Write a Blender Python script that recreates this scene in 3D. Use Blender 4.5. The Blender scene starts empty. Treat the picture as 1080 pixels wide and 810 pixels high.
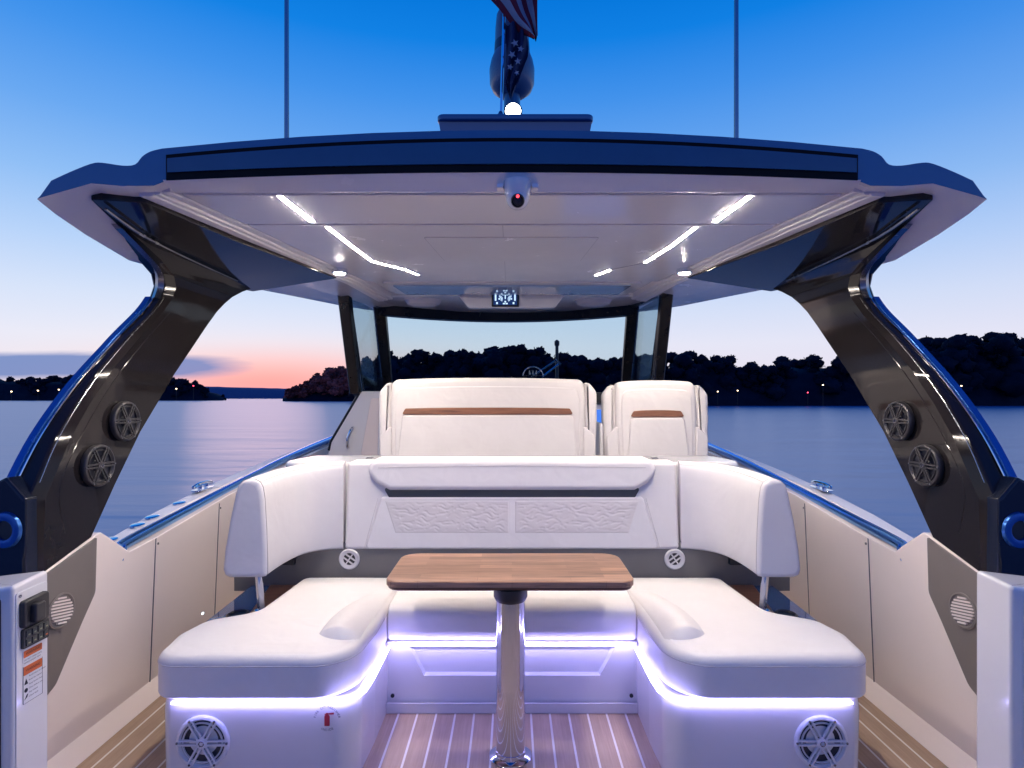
import bpy, bmesh, math, random
from mathutils import Vector, Matrix
random.seed(7)
R = math.radians
S = bpy.context.scene
COL = S.collection
CAMZ = 1.44
# ------------------------------------------------------------------ scene / camera
cam_d = bpy.data.cameras.new("camera"); cam = bpy.data.objects.new("camera", cam_d); COL.objects.link(cam)
cam.location = (0, 0, CAMZ); cam.rotation_euler = (R(90), 0, 0)
cam_d.lens = 20; cam_d.sensor_width = 36; cam_d.shift_y = 15/1080
cam_d.clip_start = 0.05; cam_d.clip_end = 20000
S.camera = cam
S.view_settings.view_transform = 'Standard'; S.view_settings.look = 'None'
S.view_settings.exposure = 0.25; S.view_settings.gamma = 1
S.render.engine = 'CYCLES'
cy = S.cycles
cy.use_denoising = True
cy.max_bounces = 10; cy.diffuse_bounces = 5; cy.glossy_bounces = 5; cy.transmission_bounces = 6
cy.transparent_max_bounces = 12
cy.caustics_reflective = False; cy.caustics_refractive = False
cy.sample_clamp_indirect = 6.0; cy.blur_glossy = 0.5

def lin(r, g, b):
    f = lambda c: (c/255/12.92) if c/255 <= .04045 else ((c/255+.055)/1.055)**2.4
    return (f(r), f(g), f(b), 1)

# ------------------------------------------------------------------ materials
class NT:
    def __init__(s, mat):
        s.t = mat.node_tree; s.n = s.t.nodes; s.l = s.t.links
    def new(s, typ, **kw):
        n = s.n.new(typ)
        for k, v in kw.items(): setattr(n, k, v)
        return n
    def link(s, a, b): s.l.new(a, b)
    def math(s, op, a, b=None, c=None, clamp=False):
        n = s.n.new('ShaderNodeMath'); n.operation = op; n.use_clamp = clamp
        for i, x in enumerate((a, b, c)):
            if x is None: continue
            if isinstance(x, (int, float)): n.inputs[i].default_value = x
            else: s.l.new(x, n.inputs[i])
        return n.outputs[0]
    def mix(s, fac, a, b, blend='MIX'):
        n = s.n.new('ShaderNodeMix'); n.data_type = 'RGBA'; n.blend_type = blend
        for i, x in ((0, fac), (6, a), (7, b)):
            if isinstance(x, (int, float)): n.inputs[i].default_value = x
            elif isinstance(x, tuple): n.inputs[i].default_value = x
            else: s.l.new(x, n.inputs[i])
        return n.outputs[2]
    def ramp(s, fac, stops, interp='LINEAR'):
        n = s.n.new('ShaderNodeValToRGB'); cr = n.color_ramp; cr.interpolation = interp
        while len(cr.elements) < len(stops): cr.elements.new(.5)
        for e, (p, c) in zip(cr.elements, stops):
            e.position = p; e.color = c if isinstance(c, tuple) else (c, c, c, 1)
        s.l.new(fac, n.inputs[0]); return n.outputs[0]
    def noise(s, vec, scale, detail=3, rough=.5, dist=0):
        n = s.n.new('ShaderNodeTexNoise'); n.inputs['Scale'].default_value = scale
        n.inputs['Detail'].default_value = detail; n.inputs['Roughness'].default_value = rough
        n.inputs['Distortion'].default_value = dist
        if vec is not None: s.l.new(vec, n.inputs['Vector'])
        return n.outputs['Fac']
    def mapping(s, vec, scale=(1, 1, 1), loc=(0, 0, 0), rot=(0, 0, 0)):
        n = s.n.new('ShaderNodeMapping'); n.inputs['Scale'].default_value = scale
        n.inputs['Location'].default_value = loc; n.inputs['Rotation'].default_value = rot
        s.l.new(vec, n.inputs['Vector']); return n.outputs[0]
    def bump(s, h, strength=.2, dist=.01):
        n = s.n.new('ShaderNodeBump'); n.inputs['Strength'].default_value = strength
        n.inputs['Distance'].default_value = dist; s.l.new(h, n.inputs['Height']); return n.outputs[0]
    def coord(s, which='Object'): return s.n.new('ShaderNodeTexCoord').outputs[which]

def pm(name, col, rough=.4, metal=0, coat=0, mott=.06, rvar=.08, bump=None, nscale=6, spec=None):
    """principled material with mottled colour and uneven gloss"""
    m = bpy.data.materials.new(name); m.use_nodes = True
    t = NT(m); b = t.n['Principled BSDF']
    b.inputs['Metallic'].default_value = metal
    b.inputs['Coat Weight'].default_value = coat; b.inputs['Coat Roughness'].default_value = .04
    if spec is not None: b.inputs['Specular IOR Level'].default_value = spec
    c = t.coord()
    n = t.noise(c, nscale, 4, .6)
    dark = tuple(x*(1-mott) for x in col[:3])+(1,); lite = tuple(min(1, x*(1+mott)) for x in col[:3])+(1,)
    t.link(t.ramp(n, [(.3, dark), (.7, lite)]), b.inputs['Base Color'])
    n2 = t.noise(c, nscale*2.3, 5, .65)
    rr = t.n.new('ShaderNodeMapRange'); t.link(n2, rr.inputs[0])
    rr.inputs[1].default_value = .3; rr.inputs[2].default_value = .7
    rr.inputs[3].default_value = max(.01, rough-rvar*rough*2); rr.inputs[4].default_value = rough+rvar*rough*2
    t.link(rr.outputs[0], b.inputs['Roughness'])
    if bump:
        sc, st, di = bump
        t.link(t.bump(t.noise(c, sc, 4, .6), st, di), b.inputs['Normal'])
    return m

def soften(m, sc, st, di):
    t = NT(m); b = t.n['Principled BSDF']; old = b.inputs['Normal'].links[0].from_socket
    bp = t.new('ShaderNodeBump'); bp.inputs['Strength'].default_value = st; bp.inputs['Distance'].default_value = di
    t.link(t.noise(t.coord(), sc, 2, .45, .5), bp.inputs['Height']); t.link(old, bp.inputs['Normal']); t.link(bp.outputs[0], b.inputs['Normal'])

def emis(name, col, st):
    m = bpy.data.materials.new(name); m.use_nodes = True
    t = NT(m); t.n.clear()
    o = t.new('ShaderNodeOutputMaterial'); e = t.new('ShaderNodeEmission')
    e.inputs[0].default_value = col; e.inputs[1].default_value = st
    t.link(e.outputs[0], o.inputs[0]); return m

M = {}
M['gelcoat'] = pm('white gelcoat', (.78, .76, .74, 1), .16, coat=.5, mott=.015, rvar=.15, nscale=2.5)
M['liner'] = pm('cream liner gelcoat', (.91, .80, .735, 1), .11, coat=.35, mott=.02, nscale=2)
M['ceil'] = pm('white ceiling gelcoat', (.92, .885, .86, 1), .22, coat=.3, mott=.01, rvar=.15, nscale=2)
M['ceil_satin'] = pm('white satin moulding', (.82, .78, .77, 1), .42, mott=.01)
M['painted_sky_dark'] = pm('steel with painted sky blue', (.022, .11, .36, 1), .24, metal=.6, mott=.03)  # dark blue sky reflection put into the metal colour
M['painted_sky_bright'] = pm('polished rail with painted sky blue', (.16, .42, .88, 1), .16, metal=1, mott=.03)  # stainless rail; reflected sky blue is painted into its base colour
M['soft_joint'] = pm('soft panel joint', (.40, .37, .37, 1), .5)
M['stitch'] = pm('seam thread', (.60, .555, .535, 1), .7)
M['joint_blue'] = pm('blue grey joint', (.16, .20, .32, 1), .25)
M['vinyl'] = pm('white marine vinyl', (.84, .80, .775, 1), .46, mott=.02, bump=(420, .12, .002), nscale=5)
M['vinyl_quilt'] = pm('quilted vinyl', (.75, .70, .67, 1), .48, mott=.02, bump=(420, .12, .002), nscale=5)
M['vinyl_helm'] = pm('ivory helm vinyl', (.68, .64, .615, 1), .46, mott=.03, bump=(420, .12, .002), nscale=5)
soften(M['vinyl'], 7.5, .16, .03); soften(M['vinyl_helm'], 8, .18, .03)
M['grey_panel'] = pm('warm grey satin panel', (.20, .175, .16, 1), .4, mott=.03, bump=(600, .1, .001))
M['grey_band'] = pm('grey vinyl band', (.13, .13, .135, 1), .45, mott=.05)
M['slot'] = pm('charcoal slot', (.06, .07, .075, 1), .5)
M['gloss_black'] = pm('gloss black paint', (.014, .012, .013, 1), .07, coat=.07, mott=.1, rvar=.3, nscale=3, spec=.24)
M['black_trim'] = pm('black frame trim', (.010, .010, .011, 1), .3, mott=.1)
M['navy'] = pm('navy gloss panel', (.004, .008, .022, 1), .16, coat=.15, spec=.35)
M['chrome'] = pm('polished steel', (.78, .79, .82, 1), .07, metal=1, mott=.02, rvar=.3)
M['steel_dark'] = pm('brushed dark steel', (.35, .35, .37, 1), .25, metal=1)
M['frame_black'] = pm('matt black frame', (.004, .004, .005, 1), .5, spec=.15)
M['fascia'] = pm('dark tinted fascia', (.012, .075, .165, 1), .14, coat=.5)
M['roof_paint'] = pm('blue roof paint', (.05, .17, .31, 1), .2, coat=.35, mott=.03)  # dark blue base colour for hardtop, platform and mast stem
M['plastic'] = pm('black plastic', (.018, .018, .02, 1), .4)
M['grille_grey'] = pm('gunmetal grille', (.05, .047, .05, 1), .36, metal=.3)
M['grille_white'] = pm('white grille', (.70, .70, .72, 1), .3)
M['cone'] = pm('speaker cone', (.016, .018, .03, 1), .35)
M['ledge'] = pm('gloss blue ledge', (.035, .115, .30, 1), .06, coat=.8)
M['label_white'] = pm('label white', (.74, .74, .74, 1), .4)
M['label_orange'] = pm('label orange', (.62, .14, .03, 1), .45)
M['ink'] = pm('black ink', (.012, .012, .02, 1), .6)
M['red_ink'] = pm('red ink', (.42, .015, .04, 1), .5)
M['brown_glass'] = pm('bronze panel', (.10, .07, .06, 1), .1, coat=.5)
M['flag_red'] = pm('flag red', (.17, .008, .025, 1), .8, bump=(200, .2, .002))
M['flag_white'] = pm('flag white', (.30, .32, .38, 1), .8, bump=(200, .2, .002))
M['flag_blue'] = pm('flag blue', (.006, .018, .08, 1), .8, bump=(200, .2, .002))
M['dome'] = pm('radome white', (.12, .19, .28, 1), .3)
M['band'] = pm('radome band', (.02, .035, .09, 1), .35)
M['skyglass'] = pm('roof pane painted sky blue', (.42, .52, .66, 1), .06, coat=1)  # opaque panes; the sky's pale blue is put into the base colour
M['pale_line'] = pm('dark panel joint', (.10, .11, .14, 1), .6)  # dark joint colour for wall seams and the ceiling groove
M['warm'] = emis('warm led', (1, .88, .77, 1), 700)
M['warm2'] = emis('warm led forward', (1, .88, .77, 1), 185)
M['warm_soft'] = emis('downlight led', (1, .87, .74, 1), 560)
M['blue_led'] = emis('violet white led', (.38, .35, 1, 1), 25)
M['blue_led2'] = emis('violet white bench led', (.40, .36, 1, 1), 52)
M['flood'] = emis('flood led', (.9, .95, 1, 1), 22)
M['red_dot'] = emis('red sensor', (1, .05, .08, 1), 3)
M['dot'] = emis('small led', (.75, .9, 1, 1), 5)
M['screen'] = emis('screen glow', (.01, .03, .12, 1), 1)
M['screen_mark'] = emis('screen graphics', (.55, .75, 1, 1), 1.1)
M['dash_screen'] = emis('dash screen', (.08, .25, .95, 1), .8)
M['lamp_glow'] = emis('shore lamp glow', (1, .72, .45, 1), 6)
M['lamp_red'] = emis('shore lamp red', (1, .06, .12, 1), 5)

def glass(name, tint, refl=.09):
    m = bpy.data.materials.new(name); m.use_nodes = True
    t = NT(m); t.n.clear(); o = t.new('ShaderNodeOutputMaterial')
    a = t.new('ShaderNodeBsdfTransparent'); a.inputs[0].default_value = tint
    g = t.new('ShaderNodeBsdfGlossy'); g.inputs[1].default_value = .02
    lw = t.new('ShaderNodeLayerWeight'); lw.inputs[0].default_value = .25
    f = t.math('MULTIPLY_ADD', lw.outputs['Fresnel'], .5, refl*.3, clamp=True)
    mx = t.new('ShaderNodeMixShader'); t.link(f, mx.inputs[0])
    t.link(a.outputs[0], mx.inputs[1]); t.link(g.outputs[0], mx.inputs[2]); t.link(mx.outputs[0], o.inputs[0])
    return m
M['glass'] = glass('windscreen glass', (.83, .925, .945, 1), .05)
M['glass_side'] = glass('side glass', (.84, .95, .97, 1), .1)

def wood_mat(name, base, staves=True, dark=.55):
    m = bpy.data.materials.new(name); m.use_nodes = True
    t = NT(m); b = t.n['Principled BSDF']; c = t.coord()
    lo = tuple(x*dark for x in base)+(1,); hi = tuple(min(1, x*1.35) for x in base)+(1,); mid = tuple(base)+(1,)
    g = t.noise(t.mapping(c, (2.2, 42, 42)), 2.2, 6, .62, .6)
    col = t.ramp(g, [(.28, lo), (.5, mid), (.72, hi)])
    if staves:
        br = t.new('ShaderNodeTexBrick'); br.offset = .37
        t.link(t.mapping(c, (1, 1, 1)), br.inputs['Vector'])
        br.inputs['Scale'].default_value = 1; br.inputs['Brick Width'].default_value = .37
        br.inputs['Row Height'].default_value = .043; br.inputs['Mortar Size'].default_value = .0006
        br.inputs['Color1'].default_value = (.48, .44, .42, 1); br.inputs['Color2'].default_value = (1.2, 1.15, 1.1, 1)
        br.inputs['Mortar'].default_value = (.5, .45, .42, 1); br.inputs['Bias'].default_value = 0
        col = t.mix(.75, col, br.outputs[0], 'MULTIPLY')
    t.link(col, b.inputs['Base Color'])
    b.inputs['Roughness'].default_value = .3; b.inputs['Coat Weight'].default_value = .25
    b.inputs['Coat Roughness'].default_value = .12
    t.link(t.bump(g, .08, .002), b.inputs['Normal'])
    return m
M['walnut'] = wood_mat('oiled walnut staves', (.42, .245, .15), dark=.40)
M['walnut_edge'] = wood_mat('walnut edge', (.12, .055, .035), False)
M['walnut_trim'] = wood_mat('walnut trim', (.20, .085, .04), False)

def deck_mat():
    m = bpy.data.materials.new('teak style decking'); m.use_nodes = True
    t = NT(m); b = t.n['Principled BSDF']; c = t.coord()
    sx = t.new('ShaderNodeSeparateXYZ'); t.link(c, sx.inputs[0])
    u = t.math('ADD', t.math('DIVIDE', sx.outputs[0], .0862), 100.5)
    fr = t.math('FRACT', u); idn = t.math('FLOOR', u)
    line = t.math('LESS_THAN', t.math('ABSOLUTE', t.math('SUBTRACT', fr, .5)), .052)
    g = t.noise(t.mapping(c, (60, 2.5, 60)), 2, 5, .6)
    wn = t.new('ShaderNodeTexWhiteNoise', noise_dimensions='1D'); t.link(idn, wn.inputs['W'])
    tan = t.ramp(g, [(.25, (.35, .24, .165, 1)), (.75, (.48, .345, .245, 1))])
    tan = t.mix(.22, tan, t.ramp(wn.outputs[0], [(0, (.7, .7, .7, 1)), (1, (1.2, 1.2, 1.2, 1))]), 'MULTIPLY')
    dirt = t.ramp(t.noise(c, 3, 5, .65), [(.35, (.85, .84, .83, 1)), (.65, (1, 1, 1, 1))])
    col = t.mix(1, t.mix(line, tan, (.78, .75, .70, 1)), dirt, 'MULTIPLY')
    t.link(col, b.inputs['Base Color']); b.inputs['Roughness'].default_value = .55
    t.link(t.bump(t.math('ADD', t.math('MULTIPLY', g, .4), line), .25, .002), b.inputs['Normal'])
    return m
M['deck'] = deck_mat()

def water_mat():
    m = bpy.data.materials.new('evening water'); m.use_nodes = True
    t = NT(m); b = t.n['Principled BSDF']; c = t.coord()
    b.inputs['Base Color'].default_value = (.055, .18, .40, 1)
    b.inputs['Roughness'].default_value = .30; b.inputs['IOR'].default_value = 1.9
    n1 = t.noise(t.mapping(c, (.55, 1.5, 1)), 1.0, 5, .6, .4)
    n2 = t.noise(t.mapping(c, (.05, .16, 1)), 1.0, 4, .55, .3)
    h = t.math('ADD', t.math('MULTIPLY', n1, .14), t.math('MULTIPLY', n2, 1.6))
    t.link(t.bump(h, .40, .30), b.inputs['Normal'])
    return m
M['water'] = water_mat()

def foliage(name, c1, c2):
    m = bpy.data.materials.new(name); m.use_nodes = True
    t = NT(m); b = t.n['Principled BSDF']; c = t.coord()
    n = t.noise(c, .22, 3, .6)
    t.link(t.ramp(n, [(.35, c1), (.65, c2)]), b.inputs['Base Color'])
    b.inputs['Roughness'].default_value = .8; b.inputs['Specular IOR Level'].default_value = .1
    return m
M['wood_dark'] = foliage('dark foliage', (.0025, .007, .018, 1), (.008, .015, .032, 1))
M['wood_red'] = foliage('foliage with painted sunset glow', (.09, .025, .025, 1), (.50, .12, .09, 1))  # red of the sunset glow put into the leaf colour
M['land'] = foliage('shore land', (.003, .008, .020, 1), (.008, .015, .03, 1))
M['hill'] = foliage('hill with painted haze', (.07, .10, .19, 1), (.09, .13, .23, 1))  # distance haze painted in as a bluish base colour

# ------------------------------------------------------------------ geometry helpers
ID = lambda u, v, w: (u, v, w)
def front(y, lean=0, v0=0):          # u=x, v=z, w=towards the viewer (-y)
    return lambda u, v, w: (u, y-w+(v-v0)*lean, v)

def fillet(pts, r=.03, n=6):
    out = []; N = len(pts)
    for i in range(N):
        p = Vector(pts[i][:2]); ri = pts[i][2] if len(pts[i]) > 2 else r
        a = Vector(pts[i-1][:2]); c = Vector(pts[(i+1) % N][:2])
        d1 = (a-p); d2 = (c-p); l1, l2 = d1.length, d2.length
        if ri <= 1e-5: out.append((p.x, p.y)); continue
        d1.normalize(); d2.normalize()
        ang = d1.angle(d2)
        if ang > math.pi-.02: out.append((p.x, p.y)); continue
        tl = min(ri/math.tan(ang/2), l1*.49, l2*.49); rr = tl*math.tan(ang/2)
        cc = p+(d1+d2).normalized()*(rr/math.sin(ang/2))
        s = p+d1*tl-cc; e = p+d2*tl-cc
        tot = s.angle(e); sg = 1 if (s.x*e.y-s.y*e.x) > 0 else -1
        for k in range(n+1):
            q = Matrix.Rotation(sg*tot*k/n, 2) @ s + cc
            out.append((q.x, q.y))
    return out

def area2(p): return sum(p[i-1][0]*p[i][1]-p[i][0]*p[i-1][1] for i in range(len(p)))
def inset(p, d):
    if abs(d) < 1e-7: return list(p)
    out = []; N = len(p)
    for i in range(N):
        a = Vector(p[i-1]); b = Vector(p[i]); c = Vector(p[(i+1) % N])
        e1 = (b-a); e2 = (c-b)
        if e1.length < 1e-7: e1 = e2
        if e2.length < 1e-7: e2 = e1
        e1.normalize(); e2.normalize()
        n1 = Vector((-e1.y, e1.x)); n2 = Vector((-e2.y, e2.x))
        k = max(.35, 1+n1.dot(n2))
        q = b+(n1+n2)*(d/k); out.append((q.x, q.y))
    return out

def loft(bm, rings, closed=True, cap0=True, cap1=True):
    vs = [[bm.verts.new(p) for p in r] for r in rings]
    for a, b in zip(vs, vs[1:]):
        n = len(a)
        for i in range(n if closed else n-1):
            j = (i+1) % n
            try: bm.faces.new((a[i], a[j], b[j], b[i]))
            except ValueError: pass
    if cap0: bm.faces.new(list(reversed(vs[0])))
    if cap1: bm.faces.new(vs[-1])
    return vs

def cushion(bm, outline, w0, w1, rt=.02, rb=0, mp=ID, n=5, crown=()):
    p = list(outline)
    if area2(p) < 0: p.reverse()
    rings = []
    if rb > 0:
        for k in range(n):
            a = math.pi/2*k/n
            q = inset(p, rb*(1-math.sin(a))); rings.append([mp(u, v, w0+rb*(1-math.cos(a))) for u, v in q])
    else: rings.append([mp(u, v, w0) for u, v in p])
    if rt > 0:
        for k in range(n+1):
            a = math.pi/2*k/n
            q = inset(p, rt*(1-math.cos(a))); rings.append([mp(u, v, w1-rt*(1-math.sin(a))) for u, v in q])
    else: rings.append([mp(u, v, w1) for u, v in p])
    for ins, dw in crown:
        q = inset(p, rt+ins); rings.append([mp(u, v, w1+dw) for u, v in q])
    loft(bm, rings)

def box(bm, x0, x1, y0, y1, z0, z1, r=.006, mp=ID):
    cushion(bm, fillet([(x0, y0), (x1, y0), (x1, y1), (x0, y1)], r, 3), z0, z1, r, r, mp, 2)

def tube(bm, pts, r, n=10, r2=None, caps=True):
    pts = [Vector(p) for p in pts]; rings = []
    up = None
    for i, p in enumerate(pts):
        d = (pts[min(i+1, len(pts)-1)]-pts[max(i-1, 0)]).normalized()
        if up is None: up = Vector((0, 0, 1)) if abs(d.z) < .9 else Vector((0, 1, 0))
        s = d.cross(up).normalized(); up = s.cross(d).normalized()
        rr = r[i] if isinstance(r, (list, tuple)) else r
        rv = rr if r2 is None else r2
        rings.append([p+s*math.cos(2*math.pi*k/n)*rr+up*math.sin(2*math.pi*k/n)*rv for k in range(n)])
    loft(bm, rings, True, caps, caps)

def lathe(bm, prof, mp=ID, n=32, cap0=True, cap1=True):
    rings = [[mp(r*math.cos(2*math.pi*k/n), r*math.sin(2*math.pi*k/n), h) for k in range(n)] for r, h in prof]
    loft(bm, rings, True, cap0, cap1)

def smooth_path(pts, n=8):
    P = [Vector(p) for p in pts]; out = []
    for i in range(len(P)-1):
        p0 = P[max(i-1, 0)]; p1 = P[i]; p2 = P[i+1]; p3 = P[min(i+2, len(P)-1)]
        for k in range(n):
            t = k/n
            out.append(.5*((2*p1)+(p2-p0)*t+(2*p0-5*p1+4*p2-p3)*t*t+(3*p1-p0-3*p2+p3)*t**3))
    out.append(P[-1]); return out

def mk(*fs):
    bm = bmesh.new()
    for f in fs: f(bm)
    return bm

def obj(name, bm, mat, parent=None, loc=None, ang=38, flip=False):
    bmesh.ops.remove_doubles(bm, verts=bm.verts, dist=1e-6)
    bmesh.ops.recalc_face_normals(bm, faces=bm.faces)
    me = bpy.data.meshes.new(name); bm.to_mesh(me); bm.free()
    for p in me.polygons: p.use_smooth = True
    me.set_sharp_from_angle(angle=R(ang))
    for mm in (mat if isinstance(mat, (list, tuple)) else [mat]): me.materials.append(mm)
    o = bpy.data.objects.new(name, me); COL.objects.link(o)
    if ang < 100:
        wn = o.modifiers.new('weighted', 'WEIGHTED_NORMAL'); wn.keep_sharp = True; wn.weight = 70; wn.mode = 'FACE_AREA'
    if parent is not None:
        o.parent = parent
        b = base_of(parent); o.matrix_parent_inverse = Matrix.Translation(-b)
        o['_b'] = tuple(b)
    elif loc is not None:
        me.transform(Matrix.Translation(-Vector(loc))); o.location = loc
    return o

BASE = {}
def base_of(p):
    if p.name in BASE: return BASE[p.name]
    return Vector((0, 0, 0))          # a part built in world coordinates already carries its inverse
def thing(name, label, cat, loc=(0, 0, 0), group=None):
    o = bpy.data.objects.new(name, None); COL.objects.link(o); o.location = loc
    o.empty_display_size = .1
    o['label'] = label; o['category'] = cat
    if group: o['group'] = group
    BASE[o.name] = Vector(loc); return o
def tag(o, label, cat, group=None):
    o['label'] = label; o['category'] = cat
    if group: o['group'] = group
    return o
def dup(root, loc, rotz=0, label=None, scale=None):
    def rec(o, par):
        c = o.copy(); COL.objects.link(c)
        if par is not None: c.parent = par
        for ch in list(o.children): rec(ch, c)
        return c
    r = rec(root, None); r.location = loc; r.rotation_euler = (0, 0, rotz)
    if label: r['label'] = label
    if scale: r.scale = scale
    return r
def part_label(o, l): o['label'] = l; return o

# ================================================================== SETTING: water, hills, shores
WZ = -.85
bm = bmesh.new()
vs = [bm.verts.new(p) for p in ((-9000, -3000, WZ), (9000, -3000, WZ), (9000, 9000, WZ), (-9000, 9000, WZ))]; bm.faces.new(vs)
o = obj('water', bm, M['water']); o['kind'] = 'structure'

def ridge(name, mat, prof, d0, depth, jit=0):
    """long land ridge: prof = [(u, height)], u = x/distance"""
    bm = bmesh.new(); rows = []
    us = []
    for (u0, h0), (u1, h1) in zip(prof, prof[1:]):
        n = max(2, int(abs(u1-u0)/.012))
        for k in range(n): us.append((u0+(u1-u0)*k/n, h0+(h1-h0)*k/n))
    us.append(prof[-1])
    for f, hf in ((0, -.02), (.15, .25), (.5, .75), (1, 1.0), (1.8, .6), (2.6, -.05)):
        row = []
        for u, h in us:
            d = d0+depth*f
            hh = max(0, h)*hf*(1+random.uniform(-jit, jit))
            row.append(bm.verts.new((u*d, d, WZ-.3+hh if hf > 0 else WZ-.4)))
        rows.append(row)
    for a, b in zip(rows, rows[1:]):
        for i in range(len(a)-1): bm.faces.new((a[i], a[i+1], b[i+1], b[i]))
    o = obj(name, bm, mat, ang=180); o['kind'] = 'structure'; return o

def interp(prof, u):
    if u <= prof[0][0]: return prof[0][1]
    for (a, h), (b, k) in zip(prof, prof[1:]):
        if u <= b: return h+(k-h)*(u-a)/(b-a)
    return prof[-1][1]

def wood(name, mat, prof, d0, depth, n, label, leaf=.9, clumps=120):
    """a far wood that reads as one mass: trunks and leaf clumps, one object"""
    bm = bmesh.new()
    for i in range(n):
        u = random.uniform(prof[0][0], prof[-1][0]); d = d0+depth*random.random()**1.2
        h = max(1.5, (interp(prof, u))*random.uniform(.86, 1.04)*(d/d0))
        x = u*d; cr = h*random.uniform(.30, .46); cz = WZ+h*random.uniform(.55, .64)
        tube(bm, [(x, d, WZ), (x+random.uniform(-.3, .3), d, cz)], [h*.016, h*.008], 4, caps=False)
        for q in range(7):
            f = q/6
            lx, ly = random.gauss(0, .42)*(1.1-f*.6), random.gauss(0, .35)
            lr = cr*random.uniform(.34, .56)*(1.08-f*.45)
            lz = WZ+h*(.30+.62*f)
            lz = min(lz, WZ+h-lr*.72)
            c = Vector((x+lx*cr, d+ly*cr, lz)); ph = [random.uniform(0, 6.3) for _ in range(4)]
            def dis(v): return 1+.16*math.sin(v.x*5+ph[0])*math.sin(v.z*4+ph[1])+.13*math.sin(v.y*7+v.z*9+ph[2])+.08*math.sin(v.x*13+v.z*11+ph[3])
            nr, na = 7, 10; rings = []
            for i2 in range(nr+1):
                th = math.pi*(.04+.92*i2/nr)
                rings.append([c+(lambda v: v*dis(v)*lr)(Vector((math.sin(th)*math.cos(2*math.pi*k/na), math.sin(th)*math.sin(2*math.pi*k/na), math.cos(th)*.8))) for k in range(na)])
            loft(bm, rings)
            for k in range(clumps//5):
                v = Vector((random.gauss(0, 1), random.gauss(0, 1), random.gauss(0, 1))).normalized()
                v.z *= .8
                p = c+v*dis(v)*lr*random.uniform(.94, 1.07)+Vector((0, 0, random.uniform(-.012, .010)*h))
                if p.z < WZ+.3: continue
                a = Vector((random.gauss(0, 1), random.gauss(0, 1), random.gauss(0, .6))).normalized()*leaf*random.uniform(.6, 1.2)
                b = a.orthogonal().normalized()*leaf*random.uniform(.5, 1.0)
                qd = [bm.verts.new(p+a*s_+b*t_) for s_, t_ in ((-.5, -.3), (.1, -.55), (.55, .1), (.0, .5))]
                bm.faces.new(qd)
    o = obj(name, bm, mat, ang=180); o['kind'] = 'stuff'; o['label'] = label; o['category'] = 'wood'
    return o

def prof_px(pts, d): return [((px-540)/600, (420-y)*d/600+CAMZ-WZ) for px, y in pts]
# right shore, tall and near
pr = prof_px([(660, 374), (690, 374), (730, 370), (775, 380), (805, 388), (835, 377), (870, 372), (930, 365), (985, 356), (1080, 352), (1250, 345), (1500, 350)], 172)
ridge('shore_land', M['land'], [(u, h*.86) for u, h in pr], 170, 14, .12)
wood('shore_wood', M['wood_dark'], pr, 174, 30, 190, 'dark bumpy wood along the whole right shore, tallest at the right edge', 0.85, 300)
# shore straight ahead, seen through the windscreen
pa = prof_px([(380, 384), (410, 368), (450, 372), (500, 368), (545, 364), (580, 372), (630, 380), (665, 378), (690, 374)], 270)
ridge('shore_land', M['land'], [(u, h*.86) for u, h in pa], 268, 20, .12)
wood('shore_wood', M['wood_dark'], pa, 272, 30, 90, 'dark wood on the shore ahead, seen through the windscreen', 1.2, 300)
# reddish clump left of the windscreen
pl = prof_px([(298, 414), (315, 406), (335, 396), (352, 388), (372, 386), (392, 390), (405, 398)], 420)
ridge('shore_land', M['land'], [(u, h*.45) for u, h in pl], 418, 20, .12)
wood('shore_wood', M['wood_red'], pl, 424, 30, 60, 'wood painted sunset red on the far shore beside the left of the windscreen', 1.7, 240)
# left far shore
pf = prof_px([(-420, 396), (-100, 398), (0, 396), (40, 399), (95, 394), (130, 398), (170, 397), (205, 402), (222, 411), (236, 417)], 560)
ridge('shore_land', M['land'], [(u, h*.85) for u, h in pf], 556, 25, .12)
wood('shore_wood', M['wood_dark'], pf, 562, 40, 130, 'low dark wood across the water at the far left', 2.2, 170)
ridge('hills', M['hill'], prof_px([(-600, 402), (-200, 404), (100, 405), (230, 407), (300, 409), (360, 405), (520, 403), (640, 401), (760, 402), (1000, 405)], 2600), 2600, 160, .02)

# little lamps along the shore
def shore_lamp(px, y, d, red=False, label=''):
    x = (px-540)/600*d; z = CAMZ+(420-y)*d/600; s = d/600
    t = thing('shore_lamp', label, 'lamp', (x, d, WZ), 'lamps along the far shores')
    b = bmesh.new(); tube(b, [(x, d, WZ), (x, d, z)], .12*s+.04, 6); obj('pole', b, M['plastic'], t)
    b = bmesh.new(); lathe(b, [(.1*s, -.6*s), (.62*s, -.3*s), (.75*s, .1*s), (.4*s, .5*s), (.05*s, .62*s)], lambda u, v, w: (x+u, d+v, z+w), 10)
    obj('lamp_head', b, M['lamp_red'] if red else M['lamp_glow'], t)
for a in ((12, 413, 540, 0, 'leftmost warm lamp on the far left shore, at the picture edge'),
          (40, 412, 540, 0, 'warm lamp on the left shore, second from the picture edge'),
          (62, 411, 540, 0, 'warm lamp on the left shore just left of the blue arch rail'),
          (186, 410, 540, 0, 'pale lamp on the left shore just right of the left arch'),
          (204, 407, 540, 1, 'red lamp on the left shore between the arch and the sunset'),
          (757, 413, 168, 0, 'warm lamp on the right shore beside the single helm seat'),
          (778, 412, 168, 0, 'warm lamp on the right shore, second from the single helm seat'),
          (852, 414, 168, 1, 'red lamp on the right shore near the right arch'),
          (868, 406, 168, 0, 'warm lamp on the right shore just left of the right arch'),
          (1014, 407, 168, 0, 'warm lamp on the right shore beyond the right arch')):
    shore_lamp(a[0], a[1], a[2], bool(a[3]), a[4])

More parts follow.
